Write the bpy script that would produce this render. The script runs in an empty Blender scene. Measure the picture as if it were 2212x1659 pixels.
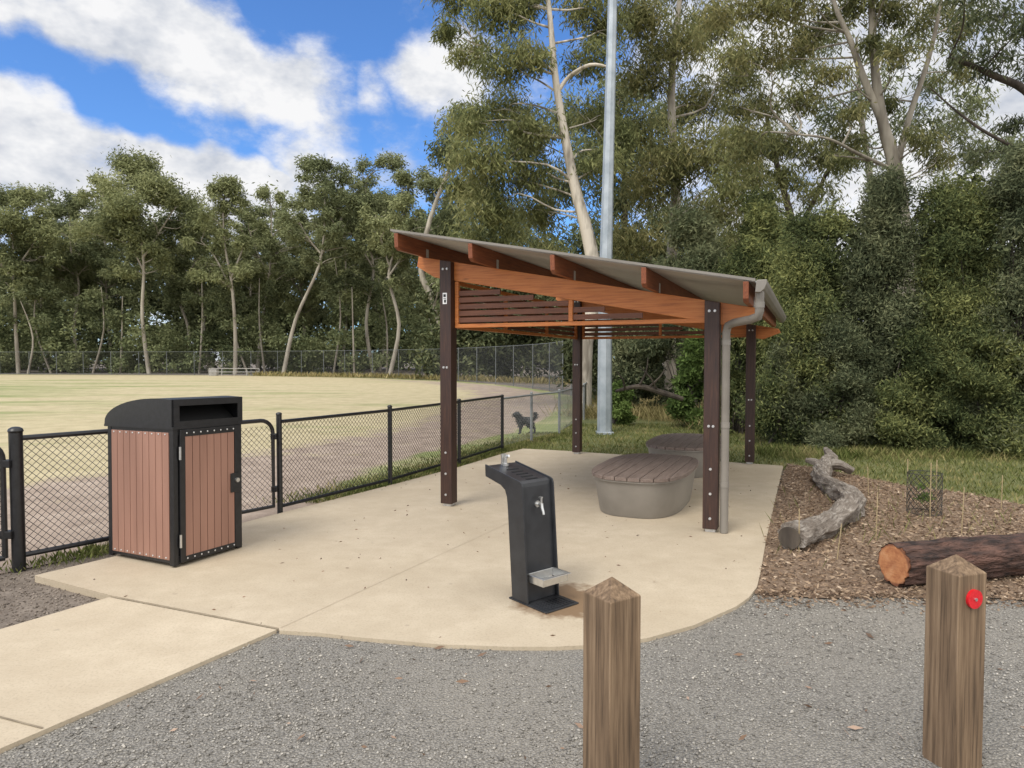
import bpy, bmesh, math, random
import numpy as np
from mathutils import Vector, Matrix, noise as mnoise
random.seed(7); rng=np.random.default_rng(11)
S=bpy.context.scene; COL=S.collection
F=1470.0;CX=1106.0;CY=829.5;CH=1.6;PT=math.atan(52.5/1470)
def ray(px,py):
    a=(px-CX)/F; b=(CY-py)/F
    return Vector((a, math.cos(PT)+b*math.sin(PT), -math.sin(PT)+b*math.cos(PT)))
def G(px,py,z=0.0):
    d=ray(px,py); t=(z-CH)/d.z
    return Vector((d.x*t,d.y*t,z))
def P(px,py,y):
    d=ray(px,py); t=y/d.y
    return Vector((d.x*t,y,CH+d.z*t))
# ------------------------------------------------------------------ helpers
class MB:
    def __init__(s): s.v=[]; s.f=[]
    def add(s,vs,fs):
        o=len(s.v); s.v+= [tuple(x) for x in vs]; s.f+=[tuple(i+o for i in f) for f in fs]; return s
    def hexa(s,p):
        return s.add(p,[(0,3,2,1),(4,5,6,7),(0,1,5,4),(1,2,6,5),(2,3,7,6),(3,0,4,7)])
    def box(s,x0,x1,y0,y1,z0,z1):
        return s.hexa([(x0,y0,z0),(x1,y0,z0),(x1,y1,z0),(x0,y1,z0),(x0,y0,z1),(x1,y0,z1),(x1,y1,z1),(x0,y1,z1)])
    def prism(s,poly,off):
        n=len(poly); off=Vector(off); a=[Vector(p) for p in poly]; b=[p+off for p in a]
        return s.add(a+b,[tuple(range(n))[::-1],tuple(range(n,2*n))]+[(i,(i+1)%n,n+(i+1)%n,n+i) for i in range(n)])
    def tube(s,pts,rad,n=8,cap=True):
        pts=[Vector(p) for p in pts]; m=len(pts)
        if not hasattr(rad,'__len__'): rad=[rad]*m
        t0=(pts[1]-pts[0]).normalized()
        ref=Vector((0,0,1)) if abs(t0.z)<.9 else Vector((1,0,0))
        u=t0.cross(ref).normalized(); vs=[]; fs=[]
        for i,p in enumerate(pts):
            t=(pts[min(i+1,m-1)]-pts[max(i-1,0)])
            if t.length<1e-9: t=t0
            t=t.normalized()
            u=(u-t*u.dot(t)).normalized(); w=t.cross(u)
            for k in range(n):
                a=2*math.pi*k/n
                vs.append(p+(u*math.cos(a)+w*math.sin(a))*rad[i])
        for i in range(m-1):
            for k in range(n):
                fs.append((i*n+k,i*n+(k+1)%n,(i+1)*n+(k+1)%n,(i+1)*n+k))
        if cap: fs.append(tuple(range(n))[::-1]); fs.append(tuple(range((m-1)*n,m*n)))
        return s.add(vs,fs)
    def ell(s,c,r,nu=12,nv=8):
        c=Vector(c); vs=[];fs=[]
        for j in range(nv+1):
            th=math.pi*j/nv
            for i in range(nu):
                a=2*math.pi*i/nu
                vs.append((c.x+r[0]*math.sin(th)*math.cos(a),c.y+r[1]*math.sin(th)*math.sin(a),c.z+r[2]*math.cos(th)))
        for j in range(nv):
            for i in range(nu): fs.append((j*nu+i,j*nu+(i+1)%nu,(j+1)*nu+(i+1)%nu,(j+1)*nu+i))
        return s.add(vs,fs)
    def rough(s,amp,freq,seed=0):
        out=[]
        for q in s.v:
            v=Vector(q); n=mnoise.noise_vector(v*freq+Vector((seed,0,0)))+.5*mnoise.noise_vector(v*freq*2.7+Vector((0,seed,0)))
            out.append(tuple(v+n*amp))
        s.v=out; return s
    def build(s,name,mat,parent=None,smooth=False,bevel=0,norm=True):
        me=bpy.data.meshes.new(name); me.from_pydata(s.v,[],s.f)
        if norm:
            bm=bmesh.new(); bm.from_mesh(me); bmesh.ops.remove_doubles(bm,verts=bm.verts,dist=1e-5) if smooth else None
            bmesh.ops.recalc_face_normals(bm,faces=bm.faces); bm.to_mesh(me); bm.free()
        if smooth: me.polygons.foreach_set('use_smooth',[True]*len(me.polygons))
        me.materials.append(mat); o=bpy.data.objects.new(name,me); COL.objects.link(o)
        if parent: o.parent=parent
        if bevel:
            b=o.modifiers.new('b','BEVEL'); b.width=bevel; b.segments=2; b.limit_method='ANGLE'
        if smooth:
            try: me.set_sharp_from_angle(angle=math.radians(40))
            except Exception: pass
        return o
def tag(o,label=None,cat=None,group=None,kind=None):
    if label: o['label']=label
    if cat: o['category']=cat
    if group: o['group']=group
    if kind: o['kind']=kind
    return o
def thing(name,label,cat,loc=(0,0,0),rz=0,group=None):
    o=bpy.data.objects.new(name,None); COL.objects.link(o); o.location=loc; o.rotation_euler=(0,0,rz)
    o.empty_display_size=.2
    return tag(o,label,cat,group)
# ------------------------------------------------------------------ materials
def mk(name):
    m=bpy.data.materials.new(name); m.use_nodes=True; nt=m.node_tree
    return m,nt,nt.nodes['Principled BSDF']
def nd(nt,t,**kw):
    n=nt.nodes.new(t)
    for k,v in kw.items(): setattr(n,k,v)
    return n
def noise(nt,vec,scale,detail=5,rough=.6,out='Fac'):
    n=nd(nt,'ShaderNodeTexNoise'); n.inputs['Scale'].default_value=scale; n.inputs['Detail'].default_value=detail; n.inputs['Roughness'].default_value=rough
    if vec is not None: nt.links.new(vec,n.inputs['Vector'])
    return n.outputs[out]
def voro(nt,vec,scale,feature='F1'):
    n=nd(nt,'ShaderNodeTexVoronoi',feature=feature); n.inputs['Scale'].default_value=scale
    if vec is not None: nt.links.new(vec,n.inputs['Vector'])
    return n
def ramp(nt,fac,stops):
    r=nd(nt,'ShaderNodeValToRGB'); e=r.color_ramp.elements
    while len(e)<len(stops): e.new(.5)
    for i,(p,c) in enumerate(stops):
        e[i].position=p; c=(c,c,c) if not hasattr(c,'__len__') else c
        e[i].color=(c[0],c[1],c[2],1)
    nt.links.new(fac,r.inputs['Fac']); return r.outputs['Color']
def mix(nt,fac,a,b,blend='MIX'):
    n=nd(nt,'ShaderNodeMix',data_type='RGBA',blend_type=blend)
    for idx,x in ((0,fac),(6,a),(7,b)):
        if hasattr(x,'is_linked'): nt.links.new(x,n.inputs[idx])
        elif hasattr(x,'__len__'): n.inputs[idx].default_value=(x[0],x[1],x[2],1)
        else: n.inputs[idx].default_value=x
    return n.outputs[2]
def mth(nt,op,a,b=None,clamp=False):
    n=nd(nt,'ShaderNodeMath',operation=op); n.use_clamp=clamp
    for i,x in enumerate((a,b)):
        if x is None: continue
        if hasattr(x,'is_linked'): nt.links.new(x,n.inputs[i])
        else: n.inputs[i].default_value=x
    return n.outputs[0]
def bump(nt,b,h,strength=.3,dist=.01):
    n=nd(nt,'ShaderNodeBump'); n.inputs['Strength'].default_value=strength; n.inputs['Distance'].default_value=dist
    nt.links.new(h,n.inputs['Height']); nt.links.new(n.outputs[0],b.inputs['Normal'])
def objco(nt,scale=(1,1,1)):
    t=nd(nt,'ShaderNodeTexCoord'); m=nd(nt,'ShaderNodeMapping'); m.inputs['Scale'].default_value=scale
    nt.links.new(t.outputs['Object'],m.inputs['Vector']); return m.outputs[0]
def simple(name,c1,c2,scale=8,rough=.6,bmp=.15,bscale=40,stretch=(1,1,1),metal=0,dist=.004,lo=.35,hi=.65):
    m,nt,b=mk(name); v=objco(nt,stretch)
    c=ramp(nt,noise(nt,v,scale,3),[(lo,c1),(hi,c2)]); nt.links.new(c,b.inputs['Base Color'])
    b.inputs['Roughness'].default_value=rough; b.inputs['Metallic'].default_value=metal
    if bmp: bump(nt,b,noise(nt,v,bscale,3),bmp,dist)
    return m
def wood(name,c1,c2,c3,axis,rough=.6,bmp=.35,fine=60,along=.06):
    st=[1,1,1]; st[axis]=along
    m,nt,b=mk(name); v=objco(nt,tuple(st)); v2=objco(nt)
    g=noise(nt,v,fine,5,.65); big=noise(nt,v2,2.5,3)
    c=ramp(nt,g,[(.3,c1),(.5,c2),(.72,c3)])
    c=mix(nt,mth(nt,'MULTIPLY',big,.45),c,c1)
    kn=voro(nt,objco(nt,tuple(.25 if i==axis else 1 for i in range(3))),5.0).outputs['Distance']
    c=mix(nt,ramp(nt,kn,[(.02,.75),(.07,0)]),c,tuple(x*.35 for x in c1))
    nt.links.new(c,b.inputs['Base Color']); b.inputs['Roughness'].default_value=rough
    bump(nt,b,g,bmp,.003); return m
def leafmat(name,dark,mid,light,nscale=.5,trans=.3):
    m,nt,b=mk(name); g=nd(nt,'ShaderNodeNewGeometry')
    isl=g.outputs['Random Per Island']
    n1=noise(nt,g.outputs['Position'],nscale,1)
    f=mth(nt,'ADD',mth(nt,'MULTIPLY',isl,.55),mth(nt,'MULTIPLY',mth(nt,'SUBTRACT',n1,.27),1.1),True)
    c=ramp(nt,f,[(.15,dark),(.5,mid),(.9,light)])
    d=nd(nt,'ShaderNodeBsdfDiffuse'); nt.links.new(c,d.inputs['Color'])
    out=d.outputs[0]
    if trans:
        t=nd(nt,'ShaderNodeBsdfTranslucent'); nt.links.new(c,t.inputs['Color'])
        ms=nd(nt,'ShaderNodeMixShader'); ms.inputs[0].default_value=trans
        nt.links.new(d.outputs[0],ms.inputs[1]); nt.links.new(t.outputs[0],ms.inputs[2]); out=ms.outputs[0]
    nt.links.new(out,nt.nodes['Material Output'].inputs['Surface']); nt.nodes.remove(b); return m

M={}
M['black']=simple('black powder coat',(.009,.009,.010),(.016,.016,.018),30,.38,.08,300)
M['blackfount']=simple('black textured steel',(.018,.019,.022),(.03,.032,.036),6,.36,.1,400)
M['darkhole']=simple('dark interior',(.003,.003,.003),(.005,.005,.005),5,.8,0)
M['guard']=simple('brown black coated wire',(.03,.026,.022),(.045,.04,.034),5,.6,0)
M['galv']=simple('galvanised steel',(.28,.32,.35),(.40,.44,.47),3,.5,.06,60,metal=.3)
M['greyfence']=simple('weathered galvanised wire',(.20,.21,.21),(.28,.29,.29),4,.55,0,metal=.3)
M['farfence']=simple('far fence dark wire',(.05,.055,.055),(.085,.09,.09),2,.6,0)
M['farpost']=simple('far fence post steel',(.11,.12,.12),(.17,.18,.18),2,.6,0)
M['steel']=simple('stainless steel',(.55,.55,.54),(.7,.7,.69),12,.28,.03,90,metal=.9)
M['bolt']=simple('galvanised bolt',(.5,.5,.5),(.65,.65,.64),40,.4,0,metal=.6)
M['slat']=simple('brown composite slat',(.255,.135,.097),(.325,.175,.127),5,.6,.2,60,(1,1,.12))
M['post']=wood('dark stained hardwood',(.022,.010,.008),(.044,.020,.014),(.085,.038,.022),2,.5)
M['beam']=wood('orange stained timber',(.33,.10,.024),(.54,.18,.043),(.62,.25,.072),0,.5)
M['rafter']=wood('red brown stained rafter',(.13,.038,.016),(.23,.068,.026),(.34,.115,.04),1,.5)
M['screenslat']=wood('red brown screen slat',(.085,.032,.018),(.15,.055,.028),(.22,.082,.038),0,.55)
M['roof']=simple('pale grey roof sheet',(.36,.35,.335),(.42,.41,.39),2,.5,.03,30)
M['taupe']=simple('taupe painted steel',(.195,.177,.153),(.235,.214,.186),3,.42,.04,90)
M['plank']=wood('weathered brown plank',(.12,.087,.07),(.19,.143,.12),(.26,.205,.172),1,.65)
M['bollard']=wood('rough sawn hardwood',(.06,.037,.02),(.205,.133,.077),(.36,.252,.155),2,.8,.9,60,.035)
M['red']=simple('red reflector',(.55,.012,.02),(.7,.02,.03),60,.25,.1,200)
M['white']=simple('white plate',(.75,.75,.75),(.8,.8,.8),10,.4,0)
M['conc_small']=simple('pale concrete',(.30,.29,.27),(.40,.38,.36),6,.8,.2,60)
M['bark_pale']=simple('pale gum bark',(.16,.135,.105),(.40,.36,.29),3.0,.75,.3,9,(1,1,.25),dist=.03)
M['bark_white']=simple('cream gum bark with grey patches',(.22,.19,.15),(.58,.52,.43),2.2,.7,.25,7,(1,1,.3),dist=.03,lo=.38,hi=.52)
M['bark_far']=simple('far pale gum bark',(.20,.17,.135),(.42,.38,.31),.9,.8,.2,4,(1,1,.25),dist=.03)
M['bark_dark']=simple('dark fibrous bark',(.035,.027,.021),(.10,.08,.06),4,.9,.6,14,(1,1,.15),dist=.04)
M['logbark']=simple('rugged dark bark',(.018,.010,.008),(.13,.068,.05),16,.9,1.0,26,(.3,1,1),dist=.05)
M['stake']=simple('bamboo stake',(.34,.26,.14),(.46,.36,.21),10,.6,0)
M['twig']=simple('grey twig',(.05,.042,.035),(.11,.09,.075),5,.85,0)
M['fur']=simple('grey black shaggy fur',(.010,.010,.011),(.045,.044,.046),10,.85,.6,60)
# weathered log with grain that follows its length
m,nt,b=mk('weathered grey log')
at=nd(nt,'ShaderNodeAttribute',attribute_name='grain'); mpg=nd(nt,'ShaderNodeMapping'); mpg.inputs['Scale'].default_value=(2.2,1.6,1.6); nt.links.new(at.outputs['Vector'],mpg.inputs['Vector'])
g1=noise(nt,mpg.outputs[0],4.5,6,.7); ob=noise(nt,objco(nt),6,4,.65)
c=ramp(nt,g1,[(.34,(.07,.056,.045)),(.47,(.28,.24,.20)),(.66,(.52,.475,.42))])
c=mix(nt,ramp(nt,ob,[(.42,.75),(.6,0)]),c,(.17,.135,.105))
nt.links.new(c,b.inputs['Base Color']); b.inputs['Roughness'].default_value=.9; bump(nt,b,g1,1.0,.03); M['deadwood']=m
# cut wood
m,nt,b=mk('cut log end'); v=objco(nt)
c=ramp(nt,noise(nt,v,14,6,.7),[(.3,(.30,.10,.04)),(.5,(.48,.205,.085)),(.7,(.58,.30,.145))])
d=nd(nt,'ShaderNodeVectorMath',operation='LENGTH'); nt.links.new(v,d.inputs[0])
c=mix(nt,ramp(nt,d.outputs['Value'],[(.02,.35),(.05,0)]),c,(.26,.09,.04))
c=mix(nt,ramp(nt,d.outputs['Value'],[(.122,0),(.136,.8)]),c,(.14,.05,.028))
nt.links.new(c,b.inputs['Base Color']); b.inputs['Roughness'].default_value=.8; bump(nt,b,noise(nt,objco(nt,(1,1,6)),12,4),.5,.006); M['cut']=m
# concrete
def concrete(name,wet=None,tint=1):
    m,nt,b=mk(name); v=objco(nt)
    big=noise(nt,v,.9,4,.6); mid=noise(nt,v,5,4,.7); fine=noise(nt,v,70,2,.7)
    c=ramp(nt,big,[(.3,(.425*tint,.352*tint,.252*tint)),(.7,(.535*tint,.453*tint,.335*tint))])
    c=mix(nt,ramp(nt,mid,[(.35,.5),(.65,0)]),c,(.385*tint,.312*tint,.218*tint))
    c=mix(nt,ramp(nt,fine,[(.32,.35),(.5,0)]),c,(.27,.22,.155))
    sp=voro(nt,v,34); c=mix(nt,ramp(nt,sp.outputs['Distance'],[(.05,.5),(.1,0)]),c,(.19,.16,.12))
    st=voro(nt,v,3.1); c=mix(nt,ramp(nt,st.outputs['Distance'],[(.03,.4),(.06,0)]),c,(.24,.20,.15))
    if wet is not None:
        d=nd(nt,'ShaderNodeVectorMath',operation='DISTANCE'); nt.links.new(v,d.inputs[0]); d.inputs[1].default_value=wet
        f=mth(nt,'ADD',d.outputs['Value'],mth(nt,'MULTIPLY',mth(nt,'SUBTRACT',noise(nt,v,7,3),.5),.4))
        f=ramp(nt,f,[(.25,.9),(.36,0)]); c=mix(nt,f,c,(.17,.10,.048))
    nt.links.new(c,b.inputs['Base Color']); b.inputs['Roughness'].default_value=.85
    bump(nt,b,fine,.25,.003); return m
wetp=G(1215,1296)
M['concrete']=concrete('buff concrete',(wetp.x,wetp.y,0)); M['concrete2']=concrete('buff concrete path',None,1.05)
M['joint']=simple('concrete joint',(.20,.16,.11),(.30,.245,.17),9,.9,0)
M['sawcut']=simple('concrete saw cut',(.36,.295,.205),(.47,.395,.29),9,.9,0)
# gravel
m,nt,b=mk('grey crushed rock'); v=objco(nt)
vo=voro(nt,v,80); vo2=voro(nt,v,170)
c=ramp(nt,vo.outputs['Color'],[(0,(.135,.125,.108)),(.6,(.285,.265,.232)),(1,(.44,.413,.365))])
c=mix(nt,.45,c,ramp(nt,vo2.outputs['Color'],[(0,(.15,.139,.121)),(1,(.41,.384,.338))]))
c=mix(nt,ramp(nt,vo.outputs['Distance'],[(.35,0),(.65,.5)]),c,(.10,.091,.078))
dust=ramp(nt,noise(nt,v,.55,4,.6),[(.44,0),(.68,.75)])
c=mix(nt,dust,c,mix(nt,noise(nt,v,40,3),(.225,.202,.168),(.345,.315,.267)))
nt.links.new(c,b.inputs['Base Color']); b.inputs['Roughness'].default_value=.9
bump(nt,b,vo.outputs['Distance'],1.0,.013); M['gravel']=m
m,nt,b=mk('loose grey stone'); g=nd(nt,'ShaderNodeNewGeometry')
c=ramp(nt,g.outputs['Random Per Island'],[(0,(.13,.12,.105)),(.5,(.27,.25,.22)),(.95,(.40,.375,.33)),(1,(.50,.46,.40))]); nt.links.new(c,b.inputs['Base Color']); b.inputs['Roughness'].default_value=.85; M['stone']=m
m,nt,b=mk('dirt crumb'); g=nd(nt,'ShaderNodeNewGeometry')
c=ramp(nt,g.outputs['Random Per Island'],[(0,(.07,.056,.044)),(.6,(.19,.155,.125)),(1,(.32,.27,.225))]); nt.links.new(c,b.inputs['Base Color']); b.inputs['Roughness'].default_value=.95; M['crumb']=m
# mulch
m,nt,b=mk('wood chip mulch'); v=objco(nt); vo=voro(nt,objco(nt,(1,2.2,1)),65)
c=ramp(nt,vo.outputs['Color'],[(0,(.09,.058,.038)),(.5,(.225,.155,.103)),(1,(.37,.275,.19))])
c=mix(nt,ramp(nt,noise(nt,v,1.5),[(.4,0),(.7,.5)]),c,(.145,.095,.06)); nt.links.new(c,b.inputs['Base Color']); b.inputs['Roughness'].default_value=.95
bump(nt,b,vo.outputs['Distance'],.6,.012); M['mulch']=m
m,nt,b=mk('wood chip'); g=nd(nt,'ShaderNodeNewGeometry')
c=ramp(nt,g.outputs['Random Per Island'],[(0,(.085,.053,.034)),(.5,(.235,.156,.098)),(.88,(.37,.27,.18)),(1,(.52,.41,.3))]); nt.links.new(c,b.inputs['Base Color']); b.inputs['Roughness'].default_value=.9; M['chip']=m
m,nt,b=mk('dry fallen leaf'); g=nd(nt,'ShaderNodeNewGeometry')
c=ramp(nt,g.outputs['Random Per Island'],[(0,(.07,.045,.03)),(.6,(.22,.135,.085)),(1,(.38,.27,.2))]); nt.links.new(c,b.inputs['Base Color']); b.inputs['Roughness'].default_value=.8; M['litter']=m
# forest floor / dirt
m,nt,b=mk('bare earth and leaf litter'); v=objco(nt)
c=ramp(nt,noise(nt,v,3,5,.7),[(.3,(.125,.10,.078)),(.55,(.215,.178,.143)),(.75,(.30,.255,.21))])
c=mix(nt,ramp(nt,noise(nt,v,40,3,.8),[(.35,.6),(.55,0)]),c,(.085,.067,.052))
nt.links.new(c,b.inputs['Base Color']); b.inputs['Roughness'].default_value=.95; bump(nt,b,noise(nt,v,25,4,.7),.6,.03); M['earth']=m
# grass sheet
m,nt,b=mk('short grass'); v=objco(nt)
c=ramp(nt,noise(nt,v,1.2,5,.7),[(.3,(.10,.115,.035)),(.55,(.17,.18,.062)),(.75,(.28,.24,.115))])
c=mix(nt,ramp(nt,noise(nt,v,50,3,.8),[(.35,.6),(.6,0)]),c,(.055,.065,.022))
nt.links.new(c,b.inputs['Base Color']); b.inputs['Roughness'].default_value=.95; bump(nt,b,noise(nt,v,60,3),.6,.03); M['grass']=m
# oval turf
m,nt,b=mk('sports oval turf'); v=objco(nt)
at=nd(nt,'ShaderNodeAttribute',attribute_name='mask'); sep=nd(nt,'ShaderNodeSeparateColor'); nt.links.new(at.outputs['Color'],sep.inputs[0])
n1=noise(nt,objco(nt,(.22,1,1)),.35,5,.65); n2=noise(nt,v,1.6,5,.7); n3=noise(nt,v,28,3,.8); n4=noise(nt,v,.7,5,.7)
green=ramp(nt,n2,[(.3,(.165,.20,.062)),(.7,(.29,.31,.115))])
straw=ramp(nt,n2,[(.3,(.37,.31,.175)),(.7,(.53,.45,.28))])
fd=mth(nt,'ADD',sep.outputs[1],mth(nt,'MULTIPLY',mth(nt,'SUBTRACT',n1,.5),2.6)); fd=ramp(nt,fd,[(.3,0),(.75,1)])
c=mix(nt,fd,green,straw)
dirt=ramp(nt,noise(nt,v,2.2,5,.7),[(.3,(.24,.18,.138)),(.55,(.36,.28,.22)),(.75,(.44,.355,.285))])
fe=mth(nt,'ADD',sep.outputs[0],mth(nt,'ADD',mth(nt,'MULTIPLY',mth(nt,'SUBTRACT',n2,.5),1.0),mth(nt,'MULTIPLY',mth(nt,'SUBTRACT',n4,.5),1.3))); fe=ramp(nt,fe,[(.40,0),(.75,1)])
c=mix(nt,fe,c,dirt)
c=mix(nt,ramp(nt,n3,[(.3,.35),(.5,0)]),c,(.13,.12,.06))
nt.links.new(c,b.inputs['Base Color']); b.inputs['Roughness'].default_value=.95; bump(nt,b,n3,.4,.03); M['oval']=m
# foliage
M['leaf_far']=leafmat('far gum foliage',(.10,.115,.06),(.24,.26,.125),(.36,.37,.19),.16,.28)
M['leaf_far2']=leafmat('far dark gum foliage',(.08,.096,.054),(.185,.208,.105),(.29,.305,.16),.16,.28)
M['leaf_gum']=leafmat('gum foliage',(.09,.107,.05),(.225,.242,.102),(.365,.355,.168),.45,.35)
M['leaf_gum2']=leafmat('olive gum foliage',(.085,.098,.049),(.21,.218,.094),(.35,.322,.152),.45,.35)
M['leaf_dark']=leafmat('dark gum foliage',(.055,.07,.043),(.135,.16,.086),(.235,.245,.132),.5,.32)
M['leaf_shrub']=leafmat('dark shrub foliage',(.038,.052,.025),(.125,.15,.063),(.31,.32,.122),.9,.3)
M['leaf_shrub2']=leafmat('grey green shrub foliage',(.043,.055,.032),(.13,.15,.082),(.26,.268,.145),.9,.3)
M['leaf_bright']=leafmat('bright green foliage',(.06,.092,.03),(.13,.19,.055),(.22,.29,.09),.9,.3)
M['under']=leafmat('dark undergrowth',(.028,.036,.02),(.08,.094,.047),(.175,.183,.092),.25,0)
M['under2']=leafmat('mid green far undergrowth',(.065,.083,.044),(.165,.19,.092),(.27,.29,.145),.25,.2)
M['blade']=leafmat('grass blades',(.075,.092,.028),(.16,.18,.06),(.33,.28,.13),1.5,.2)
M['blade_dry']=leafmat('dry grass blades',(.13,.12,.045),(.26,.225,.10),(.46,.37,.19),1.0,.2)
# ------------------------------------------------------------------ leaf meshes
def quads(name,V,mat,parent=None):
    n=len(V)//4
    me=bpy.data.meshes.new(name); me.vertices.add(4*n); me.vertices.foreach_set('co',V.astype(np.float32).ravel())
    me.loops.add(4*n); me.loops.foreach_set('vertex_index',np.arange(4*n,dtype=np.int32))
    me.polygons.add(n); me.polygons.foreach_set('loop_start',np.arange(0,4*n,4,dtype=np.int32))
    me.update(calc_edges=True); me.validate(); me.materials.append(mat)
    o=bpy.data.objects.new(name,me); COL.objects.link(o)
    if parent: o.parent=parent
    return o
def leaves(name,C,L,W,mat,parent=None,zs=.6,zb=-.55,spread=.6):
    n=len(C); D=rng.normal(size=(n,3)); D[:,2]=D[:,2]*zs; D/=np.linalg.norm(D,axis=1)[:,None]; D[:,2]+=zb
    D/=np.linalg.norm(D,axis=1)[:,None]+1e-9
    R=rng.normal(size=(n,3)); Sx=np.cross(D,R); Sx/=np.linalg.norm(Sx,axis=1)[:,None]+1e-9
    k=(1-spread/2+spread*rng.random(n))[:,None]; l=L*k; w=W*k*.5
    V=np.empty((n,4,3)); V[:,0]=C; V[:,1]=C+D*l*.45+Sx*w; V[:,2]=C+D*l; V[:,3]=C+D*l*.45-Sx*w
    return quads(name,V.reshape(-1,3),mat,parent)
def clump(c,r,n,flat=.75,sub=.17,k=None):
    k=k or max(5,n//70); d=rng.normal(size=(k,3)); d/=np.linalg.norm(d,axis=1)[:,None]
    s=d*(rng.random(k)**.5)[:,None]*r; s[:,2]*=flat
    low=s[:,2]<-.25*r; s[low,2]*=.5
    p=s[rng.integers(0,k,n)]+rng.normal(size=(n,3))*r*sub
    return p+np.array(c)
def spline(pts,m=4):
    pts=[Vector(p) for p in pts]; out=[]
    for i in range(len(pts)-1):
        p0=pts[max(i-1,0)];p1=pts[i];p2=pts[i+1];p3=pts[min(i+2,len(pts)-1)]
        for j in range(m):
            t=j/m
            out.append(.5*((2*p1)+(p2-p0)*t+(2*p0-5*p1+4*p2-p3)*t*t+(3*p1-p0-3*p2+p3)*t**3))
    out.append(pts[-1]); return out
def lerp_r(r,n): return [float(x) for x in np.interp(np.linspace(0,1,n),np.linspace(0,1,len(r)),r)]
def limb(mb,a,b,r0,r1,n=6,sag=.12):
    a=Vector(a);b=Vector(b); L=(b-a).length
    m1=a.lerp(b,.35)+Vector((random.gauss(0,1),random.gauss(0,1),random.gauss(.3,.6)))*L*sag*.7
    m2=a.lerp(b,.7)+Vector((random.gauss(0,1),random.gauss(0,1),random.gauss(.3,.6)))*L*sag*.7
    p=spline([a,m1,m2,b],3); mb.tube(p,lerp_r([r0,r0*.7,r1*1.6,r1],len(p)),n,False); return p
def make_tree(name,label,cat,base,trunks,clumps,leafm,bark,L,W,dens,group=None,limb_r=.08,twigs=2,flat=.75,sub=.17,zb=-.55):
    base=Vector(base); t=thing(name,label,cat,base,0,group)
    mb=MB(); tp=[]
    for pts,rad in trunks:
        p=[q-base for q in spline(pts,4)]
        mb.tube(p,lerp_r(rad,len(p)),10,False); tp+=p
    C=[]
    for c,r in clumps:
        c=Vector(c)-base
        cand=[q for q in tp if q.z<c.z-.15*r and q.z>.25*c.z] or tp
        s=min(cand,key=lambda q:(q-c).length+ .5*abs((c.z-q.z)-(Vector((c.x-q.x,c.y-q.y)).length*.6)))
        limb(mb,s,c,limb_r,limb_r*.25,6)
        for _ in range(twigs):
            e=c+Vector((random.gauss(0,1),random.gauss(0,1),random.gauss(.2,.7)))*r*.6
            limb(mb,c.lerp(s,.25),e,limb_r*.35,limb_r*.1,4)
        C.append(clump(c,r,max(40,int(dens*r*r)),flat,sub))
    mb.build('trunk',bark,t,True,norm=False)
    leaves('crown',np.vstack(C),L,W,leafm,t,zb=zb)
    return t
# ------------------------------------------------------------------ geometry on the ground
def inpoly(X,Y,poly):
    r=np.zeros(len(X),bool); n=len(poly)
    for i in range(n):
        x1,y1=poly[i][0],poly[i][1]; x2,y2=poly[(i+1)%n][0],poly[(i+1)%n][1]
        c=((y1>Y)!=(y2>Y))
        with np.errstate(divide='ignore',invalid='ignore'):
            xi=(x2-x1)*(Y-y1)/(y2-y1+1e-12)+x1
        r^= c&(X<xi)
    return r
def sheet(name,pts,z,mat,depth=.0):
    mb=MB(); p=[(q[0],q[1],z) for q in pts]
    if depth: mb.prism([(q[0],q[1],z-depth) for q in pts],(0,0,depth))
    else: mb.add(p,[tuple(range(len(p)))])
    return tag(mb.build(name,mat),kind='structure')
g=MB(); g.add([(-700,-300,-.05),(700,-300,-.05),(700,900,-.05),(-700,900,-.05)],[(0,1,2,3)]); tag(g.build('ground',M['earth']),kind='structure')
slab_px=[(75,1243),(230,1206),(400,1164),(540,1125),(700,1084),(850,1046),(990,1009),(1085,980),(1130,969),(1225,974),(1400,986),(1692,1006),(1672,1090),(1655,1165),(1643,1235),(1635,1268),(1618,1290),(1590,1310),(1500,1350),(1400,1378),(1300,1392),(1200,1397),(1100,1397),(950,1392),(780,1377),(690,1367),(604,1362),(602,1356),(240,1286)]
slab=[G(*p) for p in slab_px]
sheet('concrete_slab',slab,0,M['concrete'],.09)
pa=G(238,1289);pb=G(600,1359);pc=G(0,1617);pd=G(0,1359)
pc2=pb+(pc-pb)*2.2; pd2=pa+(pd-pa)*3.5
path=[pa+Vector((-.004,-.008,0)),pb+Vector((-.004,-.008,0)),pc2,pd2]
sheet('path',path,0,M['concrete2'],.09)
def strip(name,a,b,w,z=.004,mat='joint'):
    d=(b-a); n=Vector((-d.y,d.x,0)).normalized()*w/2; mb=MB()
    k=8; vs=[];fs=[]
    for i in range(k+1):
        p=a+d*i/k; vs+=[p+n,p-n]
    for i in range(k): fs.append((2*i,2*i+1,2*i+3,2*i+2))
    mb.add([(q.x,q.y,z) for q in vs],fs); return tag(mb.build(name,M[mat]),kind='structure')
strip('slab_joint',G(606,1357),G(1268,1052),.0035,mat='sawcut')
strip('slab_joint',G(1268,1052),G(1440,975),.0035,mat='sawcut')
strip('path_joint',G(92,1574),G(-60,1534),.01)
strip('path_joint',pa,pb,.012)
gravel=[G(1640,1150),G(1300,1200),G(700,1300),G(300,1320),G(0,1480),Vector((-5.2,-1.5,0)),Vector((-5.2,-3,0)),Vector((9,-3,0)),Vector((9,4.9,0)),G(2212,1250)]
sheet('gravel',gravel,-.022,M['gravel'])
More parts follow.
